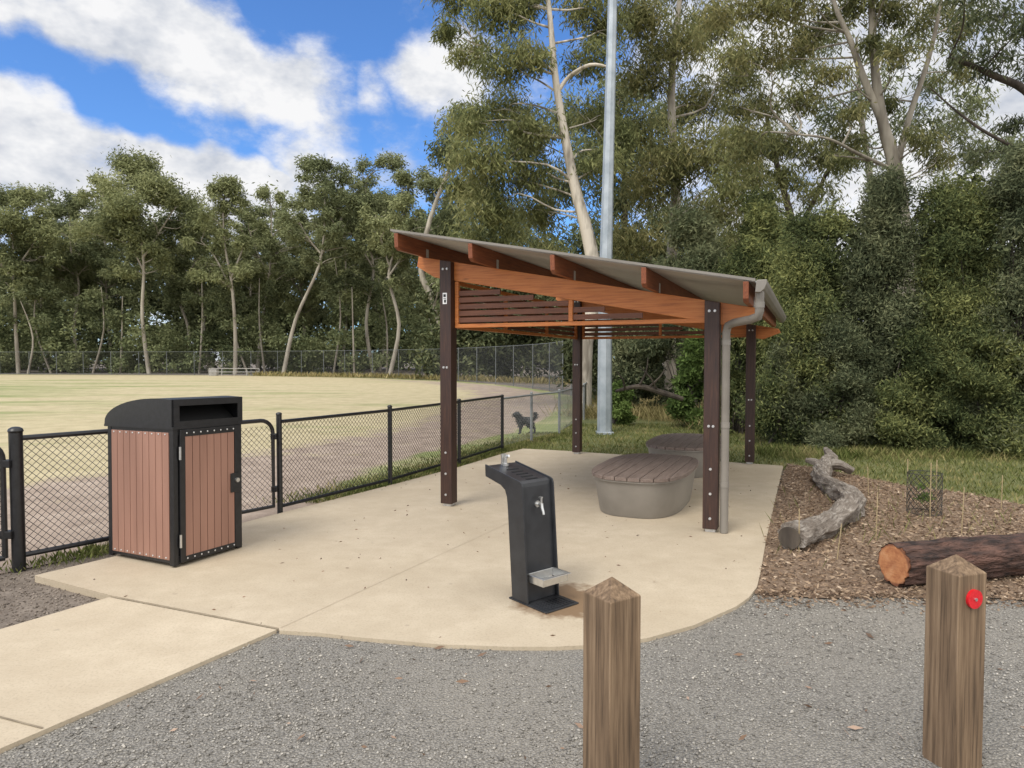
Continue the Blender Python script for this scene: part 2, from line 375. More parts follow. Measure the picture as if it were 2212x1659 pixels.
mulch=[G(1700,1000),G(1652,1150),G(1630,1279),G(1700,1283),G(1800,1289),G(1900,1284),G(2000,1288),G(2100,1284),G(2212,1292),G(2900,1310),G(2900,1150),G(2400,1115),G(2212,1088),G(2080,1062),G(1950,1046),G(1860,1028),G(1780,1012)]
sheet('mulch_bed',mulch,-.012,M['mulch'])
grass=[G(1060,972),G(1400,995),G(1700,1010),G(1830,1040),G(2212,1100),G(2900,1180),G(2900,960),G(2212,960),G(1900,930),G(1650,905),G(1400,880),G(1262,880),G(1190,950),G(1100,965)]
sheet('grass_strip',grass,-.03,M['grass'])
# oval ground
fl=[(2.0,-6.4)]+[(G(*p).y,G(*p).x) for p in [(40,1220),(605,1105),(843,1045),(992,1000),(1085,970),(1148,951),(1208,936)]]+[(18.4,1.95),(25,2.85),(31,2.7),(36,1.8),(42.8,-.17),(51,-3.7),(57,-8),(63.6,-15),(69,-24),(72,-34),(74,-46),(76,-58),(77,-80)]
fy=np.array([a for a,_ in fl]); fx=np.array([b for _,b in fl])
rows=np.concatenate([np.linspace(2,20,80),np.linspace(20.5,76,92)]); cols=(np.linspace(0,1,110)**2.4)*95
VX=[];VY=[]
for y in rows:
    x0=np.interp(y,fy,fx); VX.append(x0-cols); VY.append(np.full(110,y))
VX=np.array(VX);VY=np.array(VY)
seg=np.full(VX.shape,1e9)
for i in range(len(fl)-1):
    a=np.array([fx[i],fy[i]]);bb=np.array([fx[i+1],fy[i+1]]); d=bb-a
    t=np.clip(((VX-a[0])*d[0]+(VY-a[1])*d[1])/(d@d),0,1)
    seg=np.minimum(seg,np.hypot(VX-a[0]-t*d[0],VY-a[1]-t*d[1]))
sm=lambda a,b,x: np.clip((x-a)/(b-a),0,1)**2*(3-2*np.clip((x-a)/(b-a),0,1))
lo=np.interp(VY,[5,7.6,9,11,20,35],[-.4,-.4,.7,1.1,1.0,.5]); hi=np.interp(VY,[5,9,15,25,40],[4.4,4.2,4.0,5.0,4])
dirtm=sm(lo-.3,lo+.35,seg)*(1-sm(hi-1.2,hi+1.4,seg))*np.interp(VY,[6,10,12,45,60],[1.1,1.0,.85,.75,.3])
drym=np.clip(.9*np.exp(-np.maximum(seg-4,0)/18)+.26,0,1); drym[(seg<1.2)&(VY>7.6)]*=.3
n=len(rows)*110; me=bpy.data.meshes.new('oval_field')
vs=np.stack([VX.ravel(),VY.ravel(),np.full(n,-.04)],1)
idx=np.arange(n).reshape(len(rows),110)
fs=np.stack([idx[:-1,:-1].ravel(),idx[:-1,1:].ravel(),idx[1:,1:].ravel(),idx[1:,:-1].ravel()],1)[:,::-1]
me.from_pydata(vs.tolist(),[],fs.tolist()); me.materials.append(M['oval'])
ca=me.color_attributes.new('mask','FLOAT_COLOR','POINT')
ca.data.foreach_set('color',np.stack([dirtm.ravel(),drym.ravel(),np.zeros(n),np.ones(n)],1).astype(np.float32).ravel())
oo=bpy.data.objects.new('oval_field',me); COL.objects.link(oo); tag(oo,kind='structure')
# scatter: stones
def scatter(n,x0,x1,y0,y1,inside,outside=()):
    X=rng.uniform(x0,x1,n);Y=rng.uniform(y0,y1,n); k=inpoly(X,Y,inside)
    for o in outside: k&=~inpoly(X,Y,o)
    return X[k],Y[k]
octv=np.array([[1,0,0],[0,1,0],[-1,0,0],[0,-1,0],[0,0,1],[0,0,-1]],float); octf=np.array([[0,1,4],[1,2,4],[2,3,4],[3,0,4],[1,0,5],[2,1,5],[3,2,5],[0,3,5]])
def stones(name,label,cat,gx,gy,sz,z,mat):
    n=len(gx)
    V=octv[None]*(.6+.8*rng.random((n,6,1)))*sz[:,None,None]*np.array([1.15,.9,.62]); a=rng.uniform(0,6.28,n); ca_,sa_=np.cos(a)[:,None],np.sin(a)[:,None]
    V=np.stack([V[:,:,0]*ca_-V[:,:,1]*sa_,V[:,:,0]*sa_+V[:,:,1]*ca_,V[:,:,2]],2)+np.stack([gx,gy,z+sz*.35],1)[:,None]
    me=bpy.data.meshes.new(name); me.vertices.add(6*n); me.vertices.foreach_set('co',V.astype(np.float32).ravel())
    fi=(octf[None]+6*np.arange(n)[:,None,None]).astype(np.int32).ravel(); me.loops.add(len(fi)); me.loops.foreach_set('vertex_index',fi)
    me.polygons.add(8*n); me.polygons.foreach_set('loop_start',np.arange(0,24*n,3,dtype=np.int32)); me.update(calc_edges=True); me.materials.append(mat)
    o=bpy.data.objects.new(name,me); COL.objects.link(o); tag(o,label,cat,kind='stuff')
gx,gy=scatter(95000,-3.2,4.4,1.5,4.9,gravel,(slab,path,mulch))
pv=rng.random(len(gx)); clus=np.sin(gx*2.1+1)*np.cos(gy*2.7-gx)+.4*np.sin(gx*5.3+gy*4.1)
kk=pv<np.clip(.5+.38*clus,.12,.95); gx,gy=gx[kk],gy[kk]; n=len(gx)
stones('loose_stones','loose grey crushed stones lying over the gravel in front','gravel',gx,gy,.003+.0065*rng.random(n)**2.1+.004*(rng.random(n)>.96),-.022,M['stone'])
dirtp=[G(-200,1400),G(240,1284),G(75,1240),G(235,1200),G(-200,1215)]
gx,gy=scatter(14000,-6,-2.4,4,6.2,dirtp,(slab,path)); n=len(gx)
stones('dirt_crumbs','loose crumbs of brown grey dirt beside the path and fence','dirt',gx,gy,.003+.008*rng.random(n)**2.2,-.05,M['crumb'])
# mulch chips
mx,my=scatter(80000,1.5,9,4.3,10.5,mulch,(slab,))
ex,ey=scatter(9000,1.55,4.2,4.2,4.75,[G(1600,1345),G(1640,1275),G(2250,1285),G(2250,1335),G(1900,1320)],(slab,)); kk=rng.random(len(ex))<np.clip((ey-4.28)/.4,0,1)**1.6; mx=np.concatenate([mx,ex[kk]]); my=np.concatenate([my,ey[kk]])
zc=np.where(inpoly(mx,my,mulch),-.006,-.016); C=np.stack([mx,my,zc+rng.random(len(mx))*.013],1)
tag(leaves('mulch_chips',C,.032,.011,M['chip'],None,zs=.25,zb=.0,spread=1.3),'brown wood chips spread over the bed beside the slab','mulch',kind='stuff')
# litter on slab, gravel
lx=rng.uniform(-3.5,4,900); ly=rng.uniform(1.7,10,900); lm=~inpoly(lx,ly,mulch); C=np.stack([lx[lm],ly[lm],np.full(lm.sum(),.004)],1)[:420]
C[~inpoly(C[:,0],C[:,1],slab),2]=-.012
tag(leaves('fallen_leaves',C,.024,.009,M['litter'],None,zs=.12,zb=.02,spread=1.4),'tiny dry leaves and bits of bark scattered over slab and gravel','leaf litter',kind='stuff')
lx=rng.uniform(-1.5,4,70); ly=rng.uniform(1.8,4.8,70); lm=~inpoly(lx,ly,slab)
tag(leaves('dry_gum_leaves',np.stack([lx[lm],ly[lm],np.full(lm.sum(),-.006)],1),.06,.016,M['litter'],None,zs=.1,zb=.03),'dry pinkish gum leaves lying on the gravel','leaf litter',kind='stuff')
# grass blades
def blades(name,label,X,Y,h,w,mat,z=-.04,lean=1.6):
    C=np.stack([X,Y,np.full(len(X),z)],1)
    return tag(leaves(name,C,h,w,mat,None,zs=.3,zb=lean,spread=1.3),label,'grass',kind='stuff')
gx,gy=scatter(60000,-1,9,7.4,17,grass,(slab,mulch)); blades('lawn_grass','short patchy grass behind the slab and beside the bushes',gx,gy,.055,.011,M['blade'],-.03)
X=[];Y=[]
for _ in range(18000):
    y=random.uniform(7.7,15) ; x=np.interp(y,fy,fx); o=random.gauss(-.1,.33); X.append(x+o*.9); Y.append(y)
for _ in range(900):
    y=random.gauss(5.75,.25); x=np.interp(y,fy,fx); X.append(x+random.gauss(.0,.12)); Y.append(y)
X=np.array(X);Y=np.array(Y); k=~inpoly(X,Y,slab); blades('fence_grass','green grass growing along the foot of the chain-link fence',X[k],Y[k],.055,.012,M['blade'])
X=[];Y=[]
for (px,py,s,n_) in [(1300,900,.5,1200),(1380,898,.7,2000),(1470,905,.6,1600),(1560,922,.5,1000),(1350,872,.8,2200),(1440,882,.8,2000)]:
    q=G(px,py); X.append(rng.normal(q.x,s,n_)); Y.append(rng.normal(q.y,s*.8,n_))
blades('tall_grass','tall rank grass around the foot of the light pole',np.concatenate(X),np.concatenate(Y),.34,.014,M['blade_dry'],-.04,1.3)
X=rng.uniform(4.2,11,9000); Y=rng.normal(11.6,.35,9000); blades('bush_foot_grass','rough grass along the foot of the dark bushes',X,Y,.14,.012,M['blade'],-.04,1.3)
X=rng.uniform(-26,4,3500); Y=np.interp(-X,[-4,4,12,26],[44,52.5,61,69])+rng.normal(0,.7,3500); blades('far_dry_grass','dry straw grass along the foot of the far fence',X,Y,.40,.07,M['blade_dry'],-.04,1.6)
X=rng.normal(0,1,1600)*1.6+4.6; Y=rng.normal(0,1,1600)*.9+6.6; k=inpoly(X,Y,mulch); blades('bed_grass','thin grass shoots coming up through the wood chips',X[k][::3],Y[k][::3],.12,.006,M['blade'],-.01)

# ------------------------------------------------------------------ shelter
FL=G(974,1090);FR=G(1522,1148);BL=G(1236,977);BR=G(1606,1003)
ang=math.radians(-23.6); uu=Vector((math.cos(ang),math.sin(ang),0)); vv=Vector((-uu.y,uu.x,0))
W=((FR-FL).dot(uu)+(BR-BL).dot(uu))/2; Lp=((BL-FL).dot(vv)+(BR-FR).dot(vv))/2
sh=thing('picnic_shelter','open timber shelter with dark posts, slatted screens and sloping metal roof over two seats','shelter',FL+vv*(FR-FL).dot(vv)*.5,ang)
SL=-.190; zb=lambda x:2.67+SL*x
def sbox(mb,x0,x1,y0,y1,a,b):
    return mb.hexa([(x0,y0,zb(x0)+a),(x1,y0,zb(x1)+a),(x1,y1,zb(x1)+a),(x0,y1,zb(x0)+a),(x0,y0,zb(x0)+b),(x1,y0,zb(x1)+b),(x1,y1,zb(x1)+b),(x0,y1,zb(x0)+b)])
for (x,y) in ((0,0),(W,0),(0,Lp),(W,Lp)):
    mb=MB(); h=.068; z1=zb(x)-.004
    mb.hexa([(x-h,y-h,.03),(x+h,y-h,.03),(x+h,y+h,.03),(x-h,y+h,.03),(x-h,y-h,z1-SL*h),(x+h,y-h,z1+SL*h),(x+h,y+h,z1+SL*h),(x-h,y+h,z1-SL*h)])
    p=mb.build('post',M['post'],sh,bevel=.006)
    f=MB(); f.box(x-.045,x+.045,y-.045,y+.045,.001,.03); f.build('post_foot',M['bolt'],p)
    zz=[(-.025,z1-.09),(.025,z1-.09),(0,.13),(0,.36),(0,.59),(-.02,z1-1.15),(.02,z1-1.15)]
    for bx,bz in zz:
        q=MB(); q.tube([(x+bx,y-h+.002,bz),(x+bx,y-h-.008,bz)],.0125,10); q.tube([(x+bx,y-h-.006,bz),(x+bx,y-h-.016,bz)],.008,6); q.build('bolt',M['bolt'],p)
    if (x,y)==(0,0):
        q=MB(); q.box(x-.028,x+.022,y-h-.005,y-h+.001,2.20,2.32); s_=q.build('number_plate',M['white'],p)
        q=MB(); q.box(x-.018,x+.010,y-h-.008,y-h-.004,2.275,2.305); q.box(x-.010,x+.012,y-h-.008,y-h-.004,2.215,2.245); q.box(x-.018,x+.012,y-h-.008,y-h-.004,2.255,2.261); q.build('plate_marking',M['black'],p)
for y in (.0,Lp):
    x0,x1=-.38,W+.39; mb=MB()
    poly=[(x0,zb(x0)),(x1,zb(x1)),(x1+.03,zb(x1)-.06),(x1-.22,zb(x1-.22)-.20),(x0+.2,zb(x0+.2)-.20),(x0-.02,zb(x0)-.11)]
    mb.prism([(a,y+.012,b_) for a,b_ in poly],(0,.05,0)); mb.build('beam',M['beam'],sh,bevel=.004)
rx=np.linspace(-.31,W+.33,5)
for x in rx:
    mb=MB(); y0,y1=-.55,Lp+.02; t=.0225; xa=x
    pr=[(y0,.172),(y0+.012,.03),(y0+.06,.002),(y1-.16,.002),(y1-.01,.035),(y1,.172)]
    mb.add([(xa-t,yy,zb(xa)+zz) for yy,zz in pr]+[(xa+t,yy,zb(xa)+zz) for yy,zz in pr],[(0,1,2,3,4,5),(11,10,9,8,7,6)]+[(i,(i+1)%6,6+(i+1)%6,6+i) for i in range(6)])
    r=mb.build('rafter',M['rafter'],sh,bevel=.003)
    b2=MB(); b2.box(x+t+.001,x+t+.004,.02,.07,zb(x)-.06,zb(x)+.09); b2.build('bracket',M['bolt'],r)
# roof sheet with trapezoid ribs
mb=MB(); x0,x1=-.36,W+.40; y=-.54; prof=[]
while y<Lp+.05:
    prof+=[(y,.0),(y+.055,.0),(y+.068,.014),(y+.082,.014)]; y+=.095
prof=[(a,b_+.190) for a,b_ in prof]; n=len(prof)
vs=[(x0,a,zb(x0)+b_) for a,b_ in prof]+[(x1,a,zb(x1)+b_) for a,b_ in prof]
mb.add(vs,[(i,i+1,n+i+1,n+i) for i in range(n-1)]); rf=mb.build('roof',M['roof'],sh)
mb=MB(); sbox(mb,x0,x1,-.53,Lp+.05,.178,.187); mb.build('soffit',M['roof'],rf)
mb=MB(); sbox(mb,x0-.01,x1+.005,-.556,-.547,.184,.207); mb.build('edge_flashing',M['taupe'],rf)
# gutter
mb=MB(); gx0=W+.405; zt=zb(gx0)+.193
gp=[(gx0,zt-.10),(gx0+.01,zt),(gx0+.09,zt),(gx0+.09,zt-.012),(gx0+.087,zt-.04),(gx0+.07,zt-.078),(gx0+.04,zt-.102)]
mb.prism([(a,-.57,b_) for a,b_ in gp],(0,Lp+.60,0)); gt=mb.build('gutter',M['taupe'],sh,bevel=.004)
mb=MB(); pts=[(gx0+.03,-.48,zt-.09),(gx0+.03,-.48,zt-.25),(gx0+.02,-.46,zt-.295),(gx0-.05,-.38,zt-.315),(W+.20,-.12,zt-.325),(W+.14,-.05,zt-.345),(W+.122,-.03,zt-.41),(W+.122,-.03,.003)]
mb.tube(pts,.037,14); dp=mb.build('downpipe',M['taupe'],sh,True)
for z in (zt-.2,zt-.5,1.0,.45):
    q=MB(); xx,yy=(gx0+.03,-.48) if z>zt-.3 else (W+.122,-.03); q.tube([(xx,yy,z-.025),(xx,yy,z+.025)],.041,14); q.build('pipe_joint',M['taupe'],dp,True)
# screens
def screen(kind):
    sl=MB(); fr=MB(); SHt=.052; SP=.072
    if kind in('front','back'):
        y=0.035 if kind=='front' else Lp+.035
        fr.box(.072,W-.072,y-.02,y+.025,1.945,1.985)
        fr.box(.072,.115,y-.02,y+.025,1.987,zb(.1)-.205)
        fr.box(W/2-.022,W/2+.022,y-.02,y+.025,1.987,zb(W/2)-.205)
        z=2.003
        while z<2.45:
            xe=min(W-.1,(2.67-.212-z-SHt)/-SL)
            if xe>.3: sl.box(.117,min(xe,W/2-.024),y-.008,y+.014,z,z+SHt)
            if xe>W/2+.1: sl.box(W/2+.024,xe,y-.008,y+.014,z,z+SHt)
            z+=SP
    else:
        x=0.0
        fr.box(x-.022,x+.022,.10,Lp-.075,1.945,1.985); fr.box(x-.022,x+.022,.10,Lp-.075,2.43,2.47)
        for y in (.10,Lp/3,2*Lp/3,Lp-.118): fr.box(x-.022,x+.022,y,y+.043,1.987,2.428)
        z=2.003
        while z<2.40: sl.box(x-.05,x-.027,.10,Lp-.075,z,z+SHt); z+=SP
    s=sl.build('screen',M['screenslat'],sh); fr.build('screen_frame',M['beam'],s,bevel=.003)
for k in ('front','back','left'): screen(k)

# ------------------------------------------------------------------ bench tubs
def sup(a,b,n,t):
    c,s=math.cos(t),math.sin(t); return (a*math.copysign(abs(c)**(2/n),c),b*math.copysign(abs(s)**(2/n),s))
def tub(loc,label):
    t=thing('bench_seat',label,'seat',loc,ang,'tub seats under the shelter'); n=72; NE=3.0
    mb=MB(); H=.365; rings=[(.43,.83,.0),(.437,.84,.02),(.483,.905,H-.03),(.487,.91,H)]
    vs=[];fs=[]
    for a,b_,z in rings:
        for i in range(n):
            q=sup(a,b_,NE,2*math.pi*i/n); vs.append((q[0],q[1],z+.002))
    for r in range(3):
        for i in range(n): fs.append((r*n+i,r*n+(i+1)%n,(r+1)*n+(i+1)%n,(r+1)*n+i))
    fs.append(tuple(range(3*n,4*n))); mb.add(vs,fs); mb.build('base',M['taupe'],t,True)
    mb=MB(); vs=[]
    for z in (H+.004,H+.02):
        for i in range(n):
            q=sup(.505,.93,NE,2*math.pi*i/n); vs.append((q[0],q[1],z))
    mb.add(vs,[tuple(range(n))[::-1],tuple(range(n,2*n))]+[(i,(i+1)%n,n+(i+1)%n,n+i) for i in range(n)]); mb.build('rim',M['taupe'],t,True)
    mb=MB(); A,B=.515,.94; np_=8; w=2*A/np_
    for k in range(np_):
        xs=np.linspace(-A+k*w+.0035,-A+(k+1)*w-.0035,9)
        top=[(x,B*(max(0,1-abs(x/A)**NE))**(1/NE)) for x in xs]
        mb.prism([(x,-y,H+.022) for x,y in top]+[(x,y,H+.022) for x,y in reversed(top)],(0,0,.036))
    mb.build('plank_top',M['plank'],t,bevel=.003)
    return t
tub(Vector((1.52,7.60,0)),'oval tub seat with plank top nearest the drinking fountain, in front of the other')
tub(Vector((2.56,9.95,0)),'oval tub seat with plank top further back, partly hidden by the front shelter post')

# ------------------------------------------------------------------ bin
bc=G(376,1228); bt=thing('litter_bin','black and brown slatted litter bin with curved hood standing before the fence','bin',bc,math.atan2(.9,.436))
bt.rotation_euler=(math.radians(-.4),math.radians(2.0)*.45,math.atan2(.9,.436))
bl,bw,bh=.66,.78,1.08
mb=MB()
for x in (0,bl-.045):
    for y in (0,bw-.045): mb.box(x,x+.045,y,y+.045,.012,bh)
for z0,z1 in ((.03,.075),(bh-.06,bh-.002)):
    mb.box(.046,bl-.046,bw-.04,bw-.003,z0,z1); mb.box(.003,.04,.046,bw-.046,z0,z1); mb.box(bl-.04,bl-.003,.046,bw-.046,z0,z1); mb.box(.046,bl-.046,.004,.04,z0,z1)
mb.box(.01,bl-.01,.01,bw-.01,.03,.05)
mb.build('frame',M['black'],bt,bevel=.004)
mb=MB(); mb.box(.05,bl-.05,.05,bw-.05,.06,bh-.03); mb.build('liner',M['darkhole'],bt)
def slats(a0,a1,z0,z1,nn,f):
    mb=MB(); w=(a1-a0)/nn
    for i in range(nn):
        c=[(a0+i*w+.0025),(a0+(i+1)*w-.0025)]; f(mb,c[0],c[1],z0,z1)
    return mb
p=slats(.048,bw-.048,.055,bh-.04,9,lambda m,a,b_,z0,z1:m.box(-.002,.02,a,b_,z0,z1)); sidep=p.build('side_panel',M['slat'],bt,bevel=.003)
p=slats(.048,bw-.048,.055,bh-.04,9,lambda m,a,b_,z0,z1:m.box(bl-.02,bl+.002,a,b_,z0,z1)); p.build('side_panel',M['slat'],bt,bevel=.003)
p=slats(.048,bl-.048,.055,bh-.04,8,lambda m,a,b_,z0,z1:m.box(a,b_,bw-.02,bw+.002,z0,z1)); p.build('back_panel',M['slat'],bt,bevel=.003)
def rivets(pts,r,par):
    q=MB(); q.ell((0,0,0),r,8,6); o=q.build('rivet',M['bolt'],par,True); o.location=pts[0]
    for p in pts[1:]:
        c=o.copy(); COL.objects.link(c); c.parent=par; c.location=p
rivets([(-.004,a,z) for a in np.linspace(.085,bw-.085,9) for z in (.072,bh-.055)],(.004,.007,.007),sidep)
mb=MB(); mb.box(.05,.095,-.016,.003,.03,bh-.02); mb.box(bl-.085,bl-.02,-.016,.003,.03,bh-.02); mb.box(.096,bl-.086,-.016,.003,.03,.075); mb.box(.096,bl-.086,-.016,.003,bh-.075,bh-.02)
dr=mb.build('door',M['black'],bt,bevel=.003)
slats(.097,bl-.087,.06,bh-.06,7,lambda m,a,b_,z0,z1:m.box(a,b_,-.012,.004,z0,z1)).build('door_slats',M['slat'],dr,bevel=.003)
rivets([(a,-.017,z) for a in np.linspace(.11,bl-.1,8) for z in (.055,bh-.048)],(.007,.004,.007),dr)
mb=MB(); mb.box(bl-.135,bl-.05,-.026,-.017,.50,.66); mb.build('lock_plate',M['black'],dr,bevel=.004)
mb=MB(); mb.tube([(bl-.075,-.025,.60),(bl-.075,-.04,.60)],.019,14); mb.build('lock',M['steel'],dr,True)
for z in (.2,.88):
    mb=MB(); mb.tube([(.046,-.02,z-.05),(.046,-.02,z+.05)],.009,8); mb.build('hinge',M['steel'],dr,True)
hp=[(.0,bh+.004)]+[(0,bh+.215)]+[(.16,bh+.222)]+[(.16+.64*math.sin(t),bh+.02+.202*math.cos(t)) for t in np.linspace(.12,1.45,12)]+[(bw+.02,bh+.004)]
mb=MB()
for x in (-.012,bl): mb.prism([(x,a,z) for a,z in hp],(.012,0,0))
for i in range(1,len(hp)-1):
    (a0,z0),(a1,z1)=hp[i],hp[i+1]; mb.hexa([(.001,a0,z0-.012),(bl-.001,a0,z0-.012),(bl-.001,a1,z1-.012),(.001,a1,z1-.012),(.001,a0,z0-.001),(bl-.001,a0,z0-.001),(bl-.001,a1,z1-.001),(.001,a1,z1-.001)])
mb.box(.001,bl-.001,-.012,.0,bh+.004,bh+.045); mb.box(.001,bl-.001,-.012,0,bh+.165,bh+.216); mb.box(.001,.05,-.012,0,bh+.046,bh+.164); mb.box(bl-.05,bl-.001,-.012,0,bh+.046,bh+.164)
mb.box(-.012,bl+.012,-.015,bw+.025,bh-.014,bh+.004)
hd=mb.build('hood',M['black'],bt)
mb=MB(); mb.hexa([(.03,.03,bh+.02),(bl-.03,.03,bh+.02),(bl-.03,.25,bh+.19),(.03,.25,bh+.19),(.03,.05,bh+.02),(bl-.03,.05,bh+.02),(bl-.03,.27,bh+.19),(.03,.27,bh+.19)]); mb.build('chute_flap',M['darkhole'],hd)

# ------------------------------------------------------------------ drinking fountain
nv=Vector((.64,-.77,0)).normalized(); tv=Vector((-nv.y,nv.x,0)); fw=.285
froot=G(1140,1310)+tv*fw/2
ft=thing('drinking_fountain','black steel drinking fountain with tap and low dog bowl on the slab','drinking fountain',froot,math.atan2(nv.y,nv.x))
side=[(.0,.012),(-.16,.012),(-.205,.60),(-.215,.68),(-.235,.725),(-.28,.752),(-.45,.79),(-.455,.873),(-.09,.805),(-.065,.795),(-.056,.77)]
for y in (-fw/2,fw/2-.012):
    mb=MB(); mb.prism([(a,y,z) for a,z in side],(0,.012,0)); mb.build('side_panel',M['blackfount'],ft,bevel=.003)
inner=[(-.028,.014),(-.152,.014),(-.197,.60),(-.207,.685),(-.23,.733),(-.278,.76),(-.444,.797),(-.447,.863),(-.105,.798),(-.082,.785),(-.078,.76)]
mb=MB(); mb.prism([(a,-fw/2+.013,z) for a,z in inner],(0,fw-.026,0)); bo=mb.build('body',M['blackfount'],ft)
zt_=lambda x:.863-.19*(x+.447)
mb=MB()
for i in range(5):
    x=-.33+i*.05; mb.hexa([(x,-.05,zt_(x)+.001),(x+.014,-.05,zt_(x+.014)+.001),(x+.014,.05,zt_(x+.014)+.001),(x,.05,zt_(x)+.001),(x,-.05,zt_(x)+.0035),(x+.014,-.05,zt_(x+.014)+.0035),(x+.014,.05,zt_(x+.014)+.0035),(x,.05,zt_(x)+.0035)])
mb.build('drain_slots',M['darkhole'],bo)
mb=MB(); mb.tube([(-.40,.0,zt_(-.4)),(-.40,.0,zt_(-.4)+.018)],.022,14); mb.tube([(-.40,0,zt_(-.4)+.018),(-.40,0,zt_(-.4)+.055),(-.385,0,zt_(-.4)+.07),(-.365,0,zt_(-.4)+.075)],.010,10); mb.box(-.43,-.418,-.020,.020,zt_(-.42),zt_(-.42)+.08); mb.build('bubbler',M['steel'],ft)
xf=lambda z:-.03-.05*z/.76
mb=MB(); zt2=.64; x=xf(zt2); mb.tube([(x,.0,zt2),(x+.010,.0,zt2)],.022,16); mb.tube([(x+.008,0,zt2),(x+.05,0,zt2)],.010,10); mb.tube([(x+.046,0,zt2+.010),(x+.05,0,zt2-.018),(x+.063,0,zt2-.045),(x+.067,0,zt2-.062)],[.012,.012,.010,.009],10); mb.tube([(x+.046,0,zt2+.008),(x+.046,0,zt2+.046)],.007,8); mb.box(x+.026,x+.05,-.010,.010,zt2+.044,zt2+.053); mb.build('tap',M['steel'],ft,True)
mb=MB(); xa,xb,ya,yb,z0,z1=-.035,.115,-.112,.112,.14,.20
mb.hexa([(xa,ya+.01,z0),(xb-.02,ya+.01,z0),(xb-.02,yb-.01,z0),(xa,yb-.01,z0),(xa,ya+.01,z0+.004),(xb-.02,ya+.01,z0+.004),(xb-.02,yb-.01,z0+.004),(xa,yb-.01,z0+.004)])
mb.box(xa,xb,ya,ya+.006,z0+.005,z1); mb.box(xa,xb,yb-.006,yb,z0+.005,z1); mb.box(xb-.006,xb,ya+.0065,yb-.0065,z0+.005,z1); mb.box(xa,xa+.006,ya+.0065,yb-.0065,z0+.005,z1)
mb.box(xb+.0005,xb+.018,ya-.010,yb+.010,z1-.004,z1); mb.box(xa,xb,ya-.010,ya-.0005,z1-.004,z1); mb.box(xa,xb,yb+.0005,yb+.010,z1-.004,z1)
mb.build('dog_bowl',M['steel'],ft,bevel=.002)
mb=MB(); mb.box(-.19,.18,-.145,.145,.001,.011); bp=mb.build('base_plate',M['blackfount'],ft,bevel=.002)
mb=MB()
for i in range(9):
    y=-.12+i*.028; mb.box(.02,.165,y,y+.014,.0115,.015)
mb.build('drain_grate',M['blackfount'],bp)

# ------------------------------------------------------------------ bollards
def bollard(loc,rz,label,h=.765):
    t=thing('timber_bollard',label,'bollard',loc,rz,'timber bollards along the gravel'); s=.0725; mb=MB()
    mb.add([(-s,-s,-.03),(s,-s,-.03),(s,s,-.03),(-s,s,-.03),(-s,-s,h),(s,-s,h),(s,s,h),(-s,s,h),(0,0,h+.062)],[(3,2,1,0),(0,1,5,4),(1,2,6,5),(2,3,7,6),(3,0,4,7),(4,5,8),(5,6,8),(6,7,8),(7,4,8)])
    mb.build('shaft',M['bollard'],t,bevel=.003); return t
q=G(1322,1243,.83); bollard(Vector((q.x,q.y,0)),math.radians(-56),'plain square timber bollard at the bottom centre of the photo, without reflector')
b2l=G(2066,1195,.83); b2=bollard(Vector((b2l.x,b2l.y,0)),math.radians(-72),'square timber bollard with round red reflector beside the dark log')
s=.0725
mb=MB(); mb.tube([(s,0,.672),(s+.012,0,.672)],.037,32); rfl=mb.build('reflector',M['red'],b2)
mb=MB(); mb.tube([(s+.011,0,.672),(s+.016,0,.672)],.0065,12); mb.build('screw',M['steel'],rfl)

# ------------------------------------------------------------------ fences
def chain(mb,a,b,z0,z1,pitch,r):
    a=Vector(a);b=Vector(b); d=(b-a); L=Vector((d.x,d.y,0)).length; H=z1-z0; u=Vector((d.x,d.y,0))/L
    k=-H
    while k<L:
        for sgn in (1,-1):
            s0,s1=max(k,0),min(k+H,L)
            if s1-s0<.01: continue
            za=(s0-k); zc=(s1-k)
            if sgn<0: za,zc=H-za,H-zc
            off=Vector((-u.y,u.x,0))*r*sgn
            mb.tube([Vector((a.x,a.y,z0+za))+u*s0+off,Vector((a.x,a.y,z0+zc))+u*s1+off],r,3,False)
        k+=pitch
def fpost(f,p,h,r,mat,n=10,cap=True):
    mb=MB(); mb.tube([(p.x,p.y,-.05),(p.x,p.y,h)],r,n)
    if cap: mb.ell((p.x,p.y,h),(r*1.15,r*1.15,r*.7),n,6)
    return mb.build('post',mat,f,True)
P0=G(41,1220);P1=G(605,1105);P2=G(843,1045);P3=G(992,1000);P4=G(1085,970);P5=G(1148,952);P6=G(1208,937);P7=Vector((1.95,18.4,0));P8=Vector((2.85,25,0));P9=Vector((2.7,31,0))
Ph=P0.lerp(P1,.50)
f=thing('chain_link_fence','short black chain-link panel with thick gate post left of the bin','fence')
fpost(f,P0,1.05,.047,M['black'],14); fpost(f,Ph,1.03,.03,M['black'])
mb=MB(); chain(mb,P0.lerp(Ph,.03),Ph,.08,.985,.058,.0026); mb.build('mesh',M['black'],f,norm=False)
for z in (.07,.99):
    mb=MB(); mb.tube([P0+Vector((0,0,z)),Ph+Vector((0,0,z))],.021,8); mb.build('rail',M['black'],f,True)
f=thing('chain_link_fence','black chain-link fence running behind the shelter from the bin to the grey fence','fence')
for q,h in ((P1,1.03),(P2,1.0),(P3,.98),(P4,.96)): fpost(f,q,h,.029,M['black'])
for a,b_ in ((P1,P2),(P2,P3),(P3,P4)):
    mb=MB(); chain(mb,a,b_,.06,.945,.058,.0028); mb.build('mesh',M['black'],f,norm=False)
    for z in (.055,.95):
        mb=MB(); mb.tube([a+Vector((0,0,z)),b_+Vector((0,0,z))],.019,8); mb.build('rail',M['black'],f,True)
f=thing('chain_link_fence','low grey galvanised chain-link fence beyond the black one, with the dog behind','fence')
for q in (P5,P6,P7,P8,P9): fpost(f,q,.95,.028,M['greyfence'])
